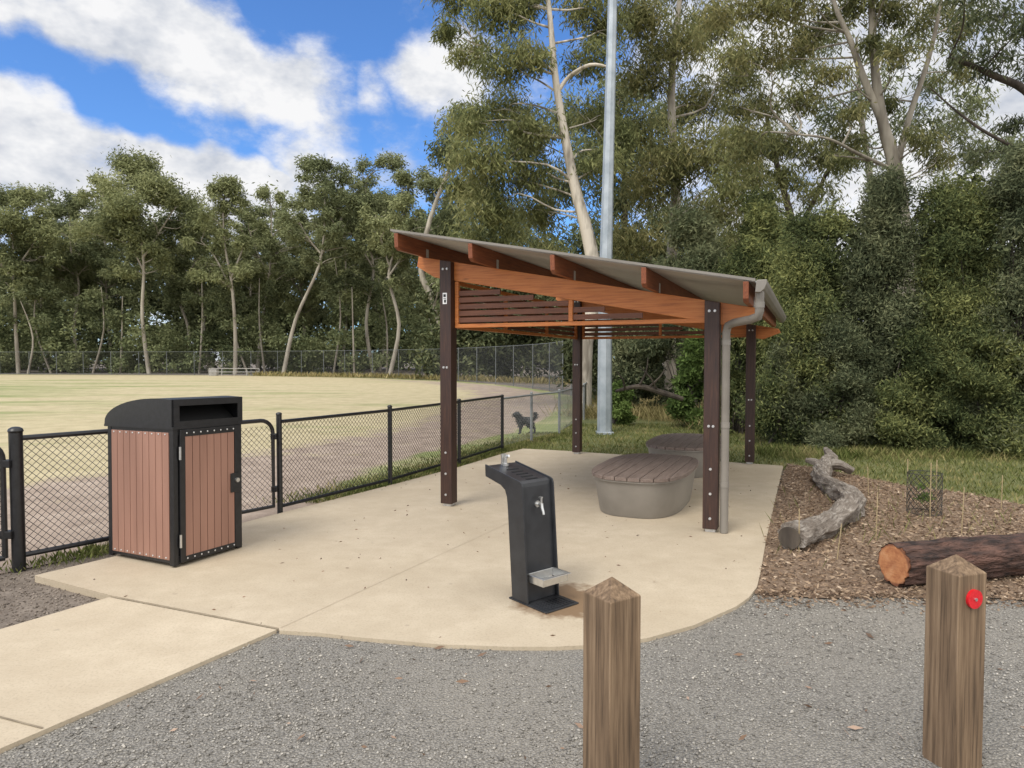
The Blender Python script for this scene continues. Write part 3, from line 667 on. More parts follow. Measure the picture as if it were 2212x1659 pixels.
for a,b_ in ((P4,P5),(P5,P6),(P6,P7),(P7,P8),(P8,P9)):
    mb=MB(); chain(mb,a+(b_-a)*.02,b_,.05,.90,.075,.0022); mb.build('mesh',M['greyfence'],f,norm=False)
    mb=MB(); mb.tube([a+(b_-a)*.02+Vector((0,0,.905)),b_+Vector((0,0,.905))],.019,8); mb.build('rail',M['greyfence'],f,True)
def gate(a,b,label):
    t=thing('gate',label,'gate',a); d=b-a; L=d.length; u=d/L
    mb=MB(); r=.14; z0,z1=.07,.975
    pts= [u*0+Vector((0,0,z0)),u*0+Vector((0,0,z1-r))]+[u*(r-r*math.cos(k))+Vector((0,0,z1-r+r*math.sin(k))) for k in np.linspace(.2,1.57,6)]
    pts+= [u*(L-r+r*math.sin(k))+Vector((0,0,z1-r+r*math.cos(k))) for k in np.linspace(0,1.57,7)]+[u*L+Vector((0,0,z0)),Vector((0,0,z0))]
    mb.tube(pts,.021,8,False); mb.build('gate_frame',M['black'],t,True)
    mb=MB(); chain(mb,u*.02,u*(L-.02),z0,z1-.06,.058,.0026); mb.build('mesh',M['black'],t,norm=False)
    return t
dd=(P1-Ph).normalized(); gt2=gate(Ph+dd*.09,P1-dd*.075,'black chain-link gate with rounded corner right of the bin')
for z in (.25,.8):
    mb=MB(); q=(P1-dd*.06)-(Ph+dd*.09); mb.box(q.x-.03,q.x+.03,q.y-.03,q.y+.03,z-.03,z+.03); mb.build('hinge',M['black'],gt2,bevel=.006)
gdir=Vector((-.75,-.66,0)).normalized()
g1=gate(P0+gdir*.085,P0+gdir*1.1,'black chain-link gate leaf cut by the left edge of the photo')
for z in (.25,.8):
    mb=MB(); q=-gdir*.02; mb.box(q.x-.045,q.x+.045,q.y-.03,q.y+.03,z-.03,z+.03); mb.build('hinge',M['black'],g1,bevel=.006)
# tall fence
tf=thing('tall_fence','tall wire mesh fence curving around the far side of the oval','fence')
tpx=[(-250,808),(0,808),(200,808.3),(400,809),(600,811),(760,814),(900,818),(1000,823.5),(1100,832),(1180,842),(1232,855)]
tw=[G(*p) for p in tpx]; sp_=spline(tw,10); out=[sp_[0]]; acc=0
for a,b_ in zip(sp_,sp_[1:]):
    acc+=(b_-a).length
    if acc>3.0: out.append(b_); acc=0
mesh=MB()
for q in out:
    mb=MB(); mb.tube([(q.x,q.y,-.05),(q.x,q.y,2.5)],.03,6); mb.build('post',M['farpost'],tf)
for a,b_ in zip(out,out[1:]): chain(mesh,a,b_,.05,2.45,.20,.0045)
mesh.build('mesh',M['farfence'],tf,norm=False)
for z in (.06,2.46):
    mb=MB(); mb.tube([(a.x,a.y,z) for a in out],.018,5,False); mb.build('rail',M['farpost'],tf,norm=False)
br=thing('barrier_rail','low pale pipe rail in front of the far fence left of centre','railing',G(452,811))
mb=MB(); L=(G(560,811)-G(452,811)).length
for z in (.35,.7): mb.tube([(0,0,z),(L,0,z)],.04,6)
for i in range(5): mb.tube([(L*i/4,0,-.03),(L*i/4,0,.7)],.04,6)
mb.build('pipe_frame',M['conc_small'],br)
mb=MB(); mb.box(-.2,.6,.3,.9,-.04,.62); mb.build('concrete_block',M['conc_small'],br,bevel=.02)

# ------------------------------------------------------------------ light pole
lb=G(1306,934); lp=thing('light_pole','tall tapered grey steel light pole rising behind the shelter','light pole',lb)
mb=MB(); mb.tube([(0,0,.02),(.0,0,3.2)],[.165,.147],8,True); mb.build('lower_shaft',M['galv'],lp)
mb=MB(); mb.tube([(0,0,3.2),(.04,0,5.2)],[.144,.128],8); mb.build('middle_shaft',M['galv'],lp)
mb=MB(); mb.tube([(.04,0,5.2),(.12,0,9.0),(.2,0,15)],[.125,.103,.075],8); mb.build('upper_shaft',M['galv'],lp)
mb=MB(); mb.box(-.18,.18,-.18,.18,-.04,.02); mb.build('base_plate',M['galv'],lp,bevel=.01)

# ------------------------------------------------------------------ logs
lg=thing('log','twisted weathered grey log lying on the wood chips','log',G(1712,1186))
b0=lg.location.copy()
pp=[(1706,1186,.112),(1755,1166,.098),(1805,1140,.102),(1838,1114,.122),(1834,1092,.11),(1806,1072,.098),(1778,1054,.10),(1772,1040,.115),(1782,1028,.11),(1796,1018,.08)]
pts=[];rr=[]
for px,py,r in pp: q=G(px,py); pts.append(q-b0+Vector((0,0,r*.85))); rr.append(r)
pts[-1].z+=.10; pts[-2].z+=.04
def grained(name,tubes,seed):
    mb=MB(); at=[]
    for sp,rd,n in tubes:
        mb.tube(sp,rd,n,True); s=0
        for i,p in enumerate(sp):
            if i: s+=(sp[i]-sp[i-1]).length
            for k in range(n):
                a=2*math.pi*k/n; at.append((s,math.cos(a+s*.8)+seed,math.sin(a+s*.8)))
    off=0; out=[]
    for sp,rd,n in tubes:
        for i,p in enumerate(sp):
            for k in range(n):
                v=Vector(mb.v[off]); g_=at[off]; off+=1
                n1=mnoise.noise(Vector((g_[0]*1.6,g_[1]*1.5,g_[2]*1.5)))+.6*mnoise.noise(Vector((g_[0]*3.5+5,g_[1]*3.6,g_[2]*3.6)))+.35*mnoise.noise(Vector((g_[0]*5+9,g_[1]*7,g_[2]*7)))
                out.append(tuple(p+(v-p)*(1+.36*n1)))
    mb.v=out; mb.rough(.016,4,seed)
    o=mb.build(name,M['deadwood'],lg,True,norm=False)
    at_=o.data.attributes.new('grain','FLOAT_VECTOR','POINT'); at_.data.foreach_set('vector',np.array(at,np.float32).ravel()); return o
sp2=spline(pts,9); endc=sp2[0].copy(); d0=(sp2[0]-sp2[1]).normalized()
grained('stem',[(sp2,lerp_r(rr,len(sp2)),36)],0)
e=G(1842,1030)-b0+Vector((0,0,.08)); A1=spline([pts[-3],pts[-2],e.lerp(pts[-2],.5)+Vector((0,0,.05)),e],6)
e2=pts[-1]+Vector((.05,.32,.13)); A2=spline([pts[-2],pts[-1],e2.lerp(pts[-1],.5),e2],6); e3=pts[-2]+Vector((-.2,.18,.06)); A3=spline([pts[-3],pts[-2],e3],6)
grained('branch_stub',[(A1,lerp_r([.08,.09,.07,.05],len(A1)),20),(A2,lerp_r([.085,.075,.055,.025],len(A2)),18),(A3,lerp_r([.07,.06,.03],len(A3)),16)],4)
mb=MB(); mb.tube([endc+d0*.004,endc+d0*.016],.094,24); mb.rough(.006,9,3); mb.build('cut_end',M['bark_dark'],lg)
l2=G(1930,1263); lo2=thing('log','thick freshly cut log with dark rugged bark behind the right bollard','log',(l2.x,l2.y,0),math.atan2(.27,1))
ptz=[(x,.012*math.sin(x*5),.145) for x in np.linspace(0,2.6,70)]
vs=[];fs=[];n=56
for i,(x,y,z) in enumerate(ptz):
    for k in range(n):
        a=2*math.pi*k/n; nz=mnoise.noise(Vector((x*2.5,math.cos(a)*3.2,math.sin(a)*3.2)))+.7*mnoise.noise(Vector((x*6+9,math.cos(a)*8,math.sin(a)*8)))
        r=.144*(1+.03*math.sin(3*a+x)+.16*nz)
        vs.append((x,y+r*math.cos(a),z+r*math.sin(a)))
for i in range(len(ptz)-1):
    for k in range(n): fs.append((i*n+k,i*n+(k+1)%n,(i+1)*n+(k+1)%n,(i+1)*n+k))
MB().add(vs,fs).build('bark',M['logbark'],lo2,True)
mb=MB(); mb.add([(-.006,.94*vs[k][1],.145+.95*(vs[k][2]-.145)) for k in range(n)]+[(.02,.94*vs[k][1],.145+.95*(vs[k][2]-.145)) for k in range(n)],[tuple(range(n)),tuple(range(n,2*n))]+[(k,(k+1)%n,n+(k+1)%n,n+k) for k in range(n)])
ce=mb.build('cut_end',M['cut'],lo2); ce.data.transform(Matrix.Translation((0,0,-.145))); ce.location=(0,0,.145)

# tree guard, stakes
tgp=G(1996,1108); tg=thing('tree_guard','round black wire mesh guard around a seedling in the wood chips','tree guard',tgp)
mb=MB(); R=.16; H=.42
for k in range(16):
    for sg in (1,-1):
        mb.tube([(R*math.cos(2*math.pi*k/16+sg*j*.19),R*math.sin(2*math.pi*k/16+sg*j*.19),H*j/12) for j in range(13)],.0026,4,False)
for z in (.01,H): mb.tube([(R*math.cos(a0),R*math.sin(a0),z) for a0 in np.linspace(0,6.28,25)],.0035,4,False)
mb.build('mesh',M['guard'],tg,norm=False)
for a0 in (.3,2.4,4.5):
    mb=MB(); mb.tube([(R*math.cos(a0),R*math.sin(a0),-.02),(R*math.cos(a0),R*math.sin(a0),.55)],.005,5); mb.build('stake',M['stake'],tg)
leaves('seedling',clump((0,0,.15),.1,120,1.2),.06,.015,M['leaf_bright'],tg,zb=.4)
for (px,py,h,lab) in [(1726,1190,.36,'thin bamboo stake standing at the cut end of the grey log'),(1808,1205,.28,'thin bamboo stake left of the dark log, lowest in the wood chips'),(1892,1165,.42,'thin bamboo stake just above the cut end of the dark log'),(1876,1068,.33,'thin bamboo stake right of the bend in the grey log'),(2077,1150,.42,'thin bamboo stake right of the wire guard'),(2163,1098,.36,'thin bamboo stake at the back of the bed near the right edge')]:
    q=G(px,py); mb=MB(); mb.tube([(0,0,-.02),(random.gauss(0,.014),random.gauss(0,.014),h)],.0042,6); o=mb.build('bamboo_stake',M['stake']); o.location=q; tag(o,lab,'stake','bamboo stakes in the mulch bed')

# ------------------------------------------------------------------ dog
dgl=G(1136,937); dg=thing('dog','shaggy black dog standing on the oval behind the low grey fence','dog',dgl,math.radians(196)); dg.scale=(.84,.84,.84)
mb=MB()
mb.tube(spline([(-.17,0,.33),(-.08,0,.345),(.05,0,.335),(.14,0,.345),(.19,0,.37)],3),lerp_r([.085,.09,.105,.115,.08],13),14)
mb.tube(spline([(.15,0,.36),(.20,0,.44),(.22,0,.49)],3),lerp_r([.085,.07,.065],7),12)
mb.ell((.245,0,.515),(.075,.065,.06)); mb.tube([(.28,0,.505),(.345,0,.488)],[.045,.032],10)
for y in (.055,-.055):
    mb.tube(spline([(.21,y*1.15,.545),(.205,y*1.5,.50),(.212,y*1.55,.45)],3),lerp_r([.018,.032,.015],7),8)
    fwd=.03 if y>0 else -.02
    mb.tube(spline([(.14,y,.34),(.135,y,.24),(.145+fwd,y,.14),(.145+fwd,y,.02)],3),lerp_r([.06,.042,.028,.026],10),10); mb.ell((.165+fwd,y,.02),(.04,.028,.022))
    bk=-.03 if y>0 else .03
    mb.tube(spline([(-.14,y,.31),(-.10+bk,y,.22),(-.185+bk,y,.13),(-.175+bk,y,.02)],3),lerp_r([.075,.052,.03,.026],10),10); mb.ell((-.155+bk,y,.02),(.04,.028,.022))
mb.tube(spline([(-.19,0,.37),(-.25,0,.42),(-.27,0,.49),(-.23,0,.54)],3),lerp_r([.03,.035,.045,.02],10),10)
body=mb.build('body',M['fur'],dg,True)
rm=body.modifiers.new('r','REMESH'); rm.mode='VOXEL'; rm.voxel_size=.011; rm.use_smooth_shade=True
sm_=body.modifiers.new('s','SMOOTH'); sm_.iterations=3
co=np.array([v.co for v in body.data.vertices]); pick=rng.integers(0,len(co),3500); C=co[pick]+rng.normal(size=(3500,3))*.008; C=C[C[:,2]>.16]
leaves('coat',C,.055,.014,M['fur'],dg,zb=-.7)

# ------------------------------------------------------------------ far gum trees  (px, top, crown bottom, crown width, trunk foot px, depth)
far=[(25,395,650,240,40,80,'a','tall gum at the far left edge, partly cut by the photo border'),
(150,412,660,170,172,88,'b','narrow gum second from the left in the row beyond the oval'),
(295,330,600,290,322,78,'a','broadest gum with rounded high crown in the row beyond the oval'),
(392,425,680,170,402,90,'b','dark gum tucked behind the right flank of the broadest gum'),
(482,380,660,165,508,77,'a','pointed gum with bare white trunk right of the broadest gum'),
(585,400,670,170,556,86,'a','pale loose gum between the pointed gum and the leaning gum'),
(700,338,600,190,612,76,'b','gum with pale trunk leaning right beyond the oval'),
(790,332,650,200,806,82,'b','darker gum with tall crown right of the leaning gum'),
(868,365,630,190,842,74,'a','gum beyond the oval just left of the shelter roof'),
(945,375,680,160,965,72,'b','gum showing directly above the high end of the shelter roof'),
(95,465,710,190,104,92,'b','lower gum filling the gap right of the leftmost gum'),
(225,440,710,180,246,94,'b','low gum under the left flank of the broadest gum'),
(640,420,710,180,652,95,'a','low gum seen behind the leaning pale trunk'),
(745,415,710,160,736,92,'a','slender gum between leaning gum and the darker tall gum'),
(440,450,715,170,452,96,'a','low gum showing between the broadest gum and the pointed gum'),
(540,440,715,160,530,97,'b','low dark gum filling in right of the pointed gum'),
(830,415,715,180,820,95,'b','low dark gum in the gap left of the shelter roof'),
(-90,420,640,180,-80,82,'a','gum beyond the left border of the photo')]
for i,(px,top,bot,wd,fp,d,kd,lab) in enumerate(far):
    base=P(fp,800,d); base.z=-.05; tpz=P(px,top,d); s=d/F
    cz0=P(px,bot,d).z; H=tpz.z; cw=wd*s/2; ch=(H-cz0)/2; cc=Vector((tpz.x,d,(H+cz0)/2))
    cl=[]
    for k in range(44):
        v=Vector((random.gauss(0,1),random.gauss(0,1),random.gauss(0,1))).normalized()*(random.random()**.42)
        wr=1-.42*max(0,v.z)-.2*max(0,-v.z)
        cl.append((cc+Vector((v.x*cw*1.0*wr,v.y*cw*.75*wr,v.z*ch*.92)),cw*random.uniform(.12,.27)))
    for k in range(4): cl.append((Vector((tpz.x+random.gauss(0,cw*.28),d,H-cw*random.uniform(.12,.3))),cw*random.uniform(.16,.27)))
    q1=base.lerp(cc,.35)+Vector((random.gauss(0,.5),0,0)); q2=base.lerp(cc,.7)+Vector((random.gauss(0,.6),0,0))
    tr=[([base,q1,q2,cc,Vector((tpz.x,d,H-ch*.35))],[.25,.19,.15,.10,.05])]
    for sgn in ((-1,1) if i%2==0 else (random.choice((-1,1)),)):
        e=cc+Vector((cw*.6*sgn,random.gauss(0,.5),ch*random.uniform(-.1,.4))); tr.append(([q2.lerp(cc,random.uniform(-.4,.3)),q2.lerp(e,.55)+Vector((0,0,.3)),e],[.12,.09,.04]))
    make_tree('gum_tree',lab,'tree',base,tr,cl,M['leaf_far'] if kd=='a' else M['leaf_far2'],M['bark_far'],.42,.13,390,'gum trees beyond the oval',limb_r=.06,twigs=1,flat=.7,sub=.28)
# slender trunks
tk=[(60,650,'bare slender pale trunk in the wood near the left edge'),(110,600,'slender pale trunk left of the narrow gum'),(200,620,'slender pale trunk left of the broadest gum'),(260,640,'slender trunk in shade beneath the broadest gum'),(430,560,'slender pale trunk in the shade right of the broadest gum'),(535,640,'slender pale trunk right of the pointed gum'),(572,600,'slender trunk beside the pale loose gum'),(720,560,'slender pale trunk left of the darker tall gum'),(765,620,'slender trunk in shade under the darker tall gum'),(835,600,'slender pale trunk close to the left shelter post'),(925,640,'pale leaning trunk beside the left shelter post')]
for px,top,lab in tk:
    d=random.uniform(78,83); b0=P(px,800,d); b0.z=-.05; e=P(px+random.uniform(-30,30),top,d)
    o=thing('slender_gum',lab,'tree',b0,0,'slender trunks in the far wood'); mb=MB(); e=e-b0
    mb.tube(spline([(0,0,0),e*.5+Vector((random.gauss(0,.6),0,0)),e],4),lerp_r([.13,.095,.04],9),7,False); mb.build('trunk',M['bark_far'],o,True,norm=False)
    leaves('crown',np.vstack([clump(e+Vector((random.gauss(0,1.5),random.gauss(0,1),random.gauss(0,1.6))),1.2,280) for _ in range(6)]),.42,.13,M['leaf_far2'],o)
# undergrowth masses
def mass(name,label,px0,px1,d0,d1,topf,n,L,W,mat,k=260,cr=1.2,z0=0):
    C=[]
    for _ in range(k):
        px=random.uniform(px0,px1); d=random.uniform(d0,d1); zt=P(px,topf(px),d).z*random.uniform(.75,1.05); z=z0+(zt-z0)*random.random()**.9
        q=P(px,800,d); C.append(clump((q.x,d,z),cr*random.uniform(.7,1.4),n//k,.8,.22))
    return tag(leaves(name,np.vstack(C),L,W,mat,None),label,'undergrowth',kind='stuff')
mass('far_undergrowth','tangled undergrowth filling the wood beyond the oval',-150,1000,78,94,lambda p:665+35*math.sin(p*.021)+25*math.sin(p*.05),66000,.42,.17,M['under2'],380,1.6)
mass('far_wood','dim far wood showing between the gums beyond the oval',-200,1050,97,112,lambda p:455+30*math.sin(p*.03),70000,.75,.28,M['leaf_far2'],620,2.4,1)
mass('deep_wood','deepest dark wood closing the view beyond the oval',-300,1300,114,124,lambda p:560+20*math.sin(p*.03),22000,1.5,.8,M['under'],500,2.6,0)
mass('side_undergrowth','undergrowth behind the tall fence seen through the shelter',930,1260,54,66,lambda p:600,26000,.45,.18,M['under'],150,1.7)
mass('near_undergrowth','dark tangled undergrowth behind the shelter and bushes',1250,2500,26,40,lambda p:np.interp(p,[1250,1700,2500],[545,470,400]),85000,.34,.13,M['under'],360,1.1)
# ------------------------------------------------------------------ near gum trees
def pxc(lst,d,jit=1.5,s=1.0): return [(P(a,b_,d+random.uniform(-jit,jit)),r*d/F*s) for a,b_,r in lst]
d=21
t1=[P(1262,868,d),P(1266,740,d),P(1286,620,d),P(1270,510,d),P(1240,395,d),P(1204,200,d),P(1190,60,d),P(1175,-90,d)]; t1[0].z=-.05
br1=[t1[5],P(1230,165,d),P(1275,140,d-1),P(1315,145,d-1)]
c1=[(990,-20,70),(1075,20,80),(960,60,40),(1010,110,50),(1130,0,70),(1270,20,70),(1100,130,70),(1150,120,50),(1280,130,60),(1090,240,80),(1010,265,60),(1150,280,65),(1290,250,60),(1040,350,75),(1130,370,80),(1000,400,50),(1300,350,60),(1060,450,75),(1170,460,65),(1020,520,60),(1110,540,70),(1190,560,55),(1330,300,60),(1320,60,60),(1150,-90,110),(1290,-100,110)]
make_tree('gum_tree','pale-barked leaning gum just left of the light pole','tree',t1[0],[(t1,[.24,.22,.23,.20,.16,.11,.085,.05]),(br1,[.07,.06,.05,.03])],[(P(a,b_,d+.9+random.uniform(-1.5,1.8)),r*.95*d/F) for a,b_,r in c1],M['leaf_gum'],M['bark_white'],.21,.04,2500,limb_r=.04,twigs=3,zb=-1.0,sub=.22)
d=26
t2=[P(1450,870,d),P(1445,640,d),P(1460,420,d),P(1450,200,d),P(1470,-20,d),P(1480,-150,d)]; t2[0].z=-.05
c2=[(1380,30,70),(1400,160,70),(1370,280,65),(1400,400,75),(1370,520,60),(1460,90,80),(1500,220,80),(1470,340,80),(1540,60,70),(1560,330,70),(1500,460,70),(1440,560,60),(1560,470,60),(1590,180,55),(1460,-80,120),(1620,380,60),(1640,500,60)]
make_tree('gum_tree','olive gum with dense hanging foliage just right of the light pole','tree',t2[0],[(t2,[.26,.22,.18,.14,.09,.05])],pxc([(a,b_,r*.95) for a,b_,r in c2],d,2.5),M['leaf_gum2'],M['bark_pale'],.24,.046,1850,limb_r=.05,twigs=3,zb=-1.0,sub=.22)
d=36
t7=[P(1335,800,d),P(1345,600,d),P(1350,400,d),P(1335,220,d)]; t7[0].z=-.05
c7=[(1230,250,60),(1330,200,65),(1300,330,70),(1220,400,65),(1340,430,65),(1270,520,70),(1180,540,60),(1400,330,60),(1440,250,55),(1350,540,65),(1130,300,55),(1430,480,60),(1240,620,60)]
make_tree('gum_tree','background gum behind the light pole and the leaning gum','tree',t7[0],[(t7,[.24,.19,.14,.06])],pxc(c7,d,2.5),M['leaf_far2'],M['bark_dark'],.34,.08,800,limb_r=.06,twigs=2,zb=-.9,sub=.23)
d=30
t8=[P(1880,800,d),P(1890,500,d),P(1860,250,d),P(1850,80,d)]; t8[0].z=-.05
c8=[(1800,260,60),(1880,200,60),(1960,260,60),(2050,280,55),(1850,330,60),(1720,150,50),(1940,110,55),(2020,180,50),(2110,230,55),(2180,320,55),(1780,80,50),(2100,330,55)]
make_tree('gum_tree','background gum filling behind the limbs of the large right gum','tree',t8[0],[(t8,[.2,.16,.11,.05])],pxc(c8,d,2.0),M['leaf_far2'],M['bark_pale'],.27,.06,600,limb_r=.04,twigs=3,zb=-.9,sub=.28)
d=17
t3=[P(1960,900,d),P(1950,560,d),P(1935,370,d),P(1908,270,d),P(1890,150,d),P(1882,0,d),P(1875,-160,d)]; t3[0].z=-.05
t3b=[t3[3],P(1862,160,d),P(1838,90,d),P(1800,0,d),P(1780,-120,d)]
t3c=[t3[2],P(1965,250,d),P(2005,130,d),P(2030,20,d),P(2050,-100,d)]
t3d=[t3[2],P(1850,330,d-.5),P(1790,300,d-1),P(1720,290,d-1)]
c3=[(1640,20,60),(1720,0,65),(1790,40,60),(1700,110,60),(1620,130,55),(1860,-10,55),(1940,20,55),(2010,40,55),(1650,230,55),(1720,210,50),(1600,230,45),(1560,20,55),(1780,160,45),(1950,120,45),(2080,60,55),(1690,310,50),(1760,330,45),(1620,320,50),(2060,160,40),(1850,-120,120),(2000,-110,110),(1700,-110,110),(1580,120,50),(1840,240,35),(1930,220,30),(1990,300,40),(1880,90,35),(1830,300,45),(1740,80,50),(2020,340,45)]
make_tree('gum_tree','large multi-limbed gum rising above the dark bushes on the right','tree',t3[0],[(t3,[.30,.24,.18,.13,.10,.075,.05]),(t3b,[.10,.085,.07,.05,.03]),(t3c,[.085,.07,.055,.04,.02]),(t3d,[.055,.04,.03,.02])],pxc(c3,d,2.0),M['leaf_gum2'],M['bark_pale'],.17,.034,2600,limb_r=.028,twigs=3,zb=-1.0,sub=.24)
d=13.5
t4=[P(2330,900,d),P(2330,500,d),P(2300,280,d),P(2280,50,d),P(2260,-150,d)]; t4[0].z=-.05
t4b=[t4[2],P(2215,195,d),P(2150,165,d),P(2095,140,d),P(2050,125,d)]
t4c=[t4[1],P(2230,350,d),P(2120,280,d),P(2060,235,d),P(2010,190,d)]
c4=[(2130,20,60),(2200,50,60),(2170,130,50),(2100,110,45),(2240,150,60),(2080,-30,60),(2200,-90,110),(2190,260,38),(2130,330,40),(2210,350,55)]
make_tree('gum_tree','dark gum reaching in from the right border with a drooping limb','tree',t4[0],[(t4,[.34,.28,.22,.17,.1]),(t4b,[.10,.08,.06,.045,.025]),(t4c,[.045,.035,.03,.02,.01])],pxc(c4,d,1.2),M['leaf_dark'],M['bark_dark'],.14,.028,2900,limb_r=.025,twigs=3,zb=-.95,sub=.24)
d=22
t5=[P(1720,870,d),P(1712,520,d),P(1695,420,d),P(1672,330,d),P(1650,220,d)]; t5[0].z=-.05
t5b=[t5[1],P(1760,430,d),P(1800,350,d),P(1850,330,d)]
c5=[(1640,430,50),(1700,380,45),(1580,400,55),(1760,420,45),(1660,300,50),(1590,300,50),(1820,340,40),(1550,540,60),(1640,560,60)]
make_tree('gum_tree','slim dark-limbed gum between the light pole and the large right gum','tree',t5[0],[(t5,[.16,.13,.10,.08,.04]),(t5b,[.09,.07,.05,.03])],pxc(c5,d,1.5),M['leaf_gum'],M['bark_dark'],.21,.042,1900,limb_r=.035,twigs=3,zb=-.9,sub=.23)
d=58
t6=[P(985,808,d),P(940,660,d),P(910,585,d),P(930,470,d),P(985,330,d)]; t6[0].z=-.05
c6=[(1000,260,45),(985,330,50),(1030,420,60),(960,480,50),(1040,540,60),(980,600,50),(1090,600,60),(1100,480,60),(1150,640,60),(1010,680,45),(1180,560,55)]
make_tree('gum_tree','gum with pale leaning foot close behind the left shelter post','tree',t6[0],[(t6,[.34,.3,.25,.19,.1])],pxc(c6,d,3),M['leaf_far2'],M['bark_pale'],.42,.13,500,limb_r=.09,twigs=2,zb=-.8,sub=.24)
# midstory trees and shrubs
def shrub(lab,px,d,w_px,top,leafm,n,L,W,k=26,bot=None,zb_=.1,cat='bush',name='bush'):
    q=P(px,800,d); q.z=-.05; t=thing(name,lab,cat,q); s=d/F; w=w_px*s/2; H=P(px,top,d).z; lo_=.1 if bot is None else P(px,bot,d).z
    mb=MB(); C=[]
    for i in range(k):
        tt=(i+.5)/k; z=lo_+(H-lo_)*tt*random.uniform(.9,1.05); f=max(.3,1-tt**2.4*.72); a=random.uniform(0,6.28) if i%3 else random.uniform(3.5,5.9); rr_=w*f*random.uniform(.35,.95)
        c=Vector((rr_*math.cos(a),rr_*math.sin(a)*.8,z-.05)); r=w*random.uniform(.22,.42)
        limb(mb,(random.gauss(0,.12),random.gauss(0,.12)+.15,0),Vector((c.x*.7,c.y*.6+.1,c.z)),.028,.006,5,.05); C.append(clump(c,r,n//k,1.0,.25,max(14,n//k//32)))
    mb.build('stem',M['twig'],t,True,norm=False); leaves('foliage',np.vstack(C),L,W,leafm,t,zs=1.0,zb=zb_); return t
shrub('dark bushy shrub directly right of the far right shelter post',1745,13.2,250,470,M['leaf_shrub'],84000,.08,.021,52,zb_=.35)
shrub('tall dark shrub below the large right gum trunk',1900,12.9,260,385,M['leaf_shrub2'],84000,.08,.021,52,zb_=.35)
shrub('dark shrub with lighter tips second from the right border',2050,12.4,250,400,M['leaf_shrub'],84000,.08,.021,52,zb_=.35)
shrub('dark shrub at the right border of the photo',2200,11.9,260,310,M['leaf_shrub2'],84000,.08,.021,52,zb_=.35)
shrub('low shrub in front of the dark bushes right of the shelter',1830,12.3,200,700,M['leaf_shrub2'],38000,.072,.02,26,zb_=.35)
shrub('low yellow-green tipped shrub beneath the right border shrub',2120,11.7,210,660,M['leaf_shrub'],40000,.072,.02,26,zb_=.35)
shrub('low dark shrub beneath the second shrub from the right border',1975,12.0,200,720,M['leaf_shrub'],36000,.072,.02,26,zb_=.35)
shrub('low dark shrub at the foot of the first bush right of the shelter',1700,12.9,150,740,M['leaf_shrub2'],26000,.072,.02,20,zb_=.35)
shrub('bright green leafy bush seen between the two front shelter posts',1500,16.5,110,735,M['leaf_bright'],14000,.12,.05,14)
shrub('dark green shrub just left of the far right shelter post',1600,15,150,600,M['leaf_shrub'],36000,.10,.03,24)
shrub('feathery dark tree above the low end of the shelter roof',1490,19,210,470,M['leaf_dark'],46000,.14,.034,30,760,-.3,'tree','wattle_tree')
shrub('feathery dark tree left of the big bushes above the gutter',1625,17,190,440,M['leaf_shrub'],46000,.12,.03,30,800,-.2,'tree','wattle_tree')
shrub('dull green bush behind the light pole base',1370,20,170,690,M['leaf_shrub2'],22000,.13,.045,16)
shrub('bright roadside bush at the end of the grey fence',1330,17,90,830,M['leaf_bright'],7000,.1,.035,10)
# fallen dead branches
db=thing('dead_branch','fallen dead branch leaning in the undergrowth behind the rear seat','branch',G(1400,880)); mb=MB(); o_=db.location.copy()
mb.tube(spline([P(1330,845,15.6)-o_,P(1380,835,15.6)-o_,P(1430,848,15.6)-o_,P(1475,862,15.6)-o_],4),lerp_r([.03,.06,.07,.05],13),8)
for a_,b_ in (((1380,835),(1400,770)),((1400,838),(1440,790)),((1420,845),(1380,790)),((1350,842),(1330,800))): mb.tube(spline([P(*a_,15.6)-o_,P((a_[0]+b_[0])/2+6,(a_[1]+b_[1])/2,15.4)-o_,P(*b_,15.3)-o_],3),lerp_r([.03,.02,.006],7),6)
mb.build('wood',M['bark_dark'],db,True)

# ------------------------------------------------------------------ world
w=bpy.data.worlds.new('World'); S.world=w; w.use_nodes=True; nt=w.node_tree; bg=nt.nodes['Background']
sd=Vector((-.45,-.62,1.0)).normalized(); el=math.asin(sd.z); az=math.atan2(sd.x,sd.y)
sky=nd(nt,'ShaderNodeTexSky',sky_type='NISHITA'); sky.sun_disc=False; sky.sun_elevation=el; sky.sun_rotation=az%(2*math.pi); sky.ozone_density=2.5; sky.dust_density=.4
tc=nd(nt,'ShaderNodeTexCoord'); dirv=tc.outputs['Generated']
wc=noise(nt,dirv,6,3,.6,'Color')
wm=nd(nt,'ShaderNodeVectorMath',operation='MULTIPLY_ADD'); nt.links.new(wc,wm.inputs[0]); wm.inputs[1].default_value=(.15,.15,.15); wm.inputs[2].default_value=(-.075,-.075,-.075)
wa=nd(nt,'ShaderNodeVectorMath',operation='ADD'); nt.links.new(dirv,wa.inputs[0]); nt.links.new(wm.outputs[0],wa.inputs[1])
sx=nd(nt,'ShaderNodeSeparateXYZ'); nt.links.new(dirv,sx.inputs[0])
sw=nd(nt,'ShaderNodeSeparateXYZ'); nt.links.new(wa.outputs[0],sw.inputs[0])
yc=mth(nt,'MAXIMUM',sw.outputs['Y'],.08)
U=mth(nt,'DIVIDE',sw.outputs['X'],yc); Vv=mth(nt,'DIVIDE',sw.outputs['Z'],yc)
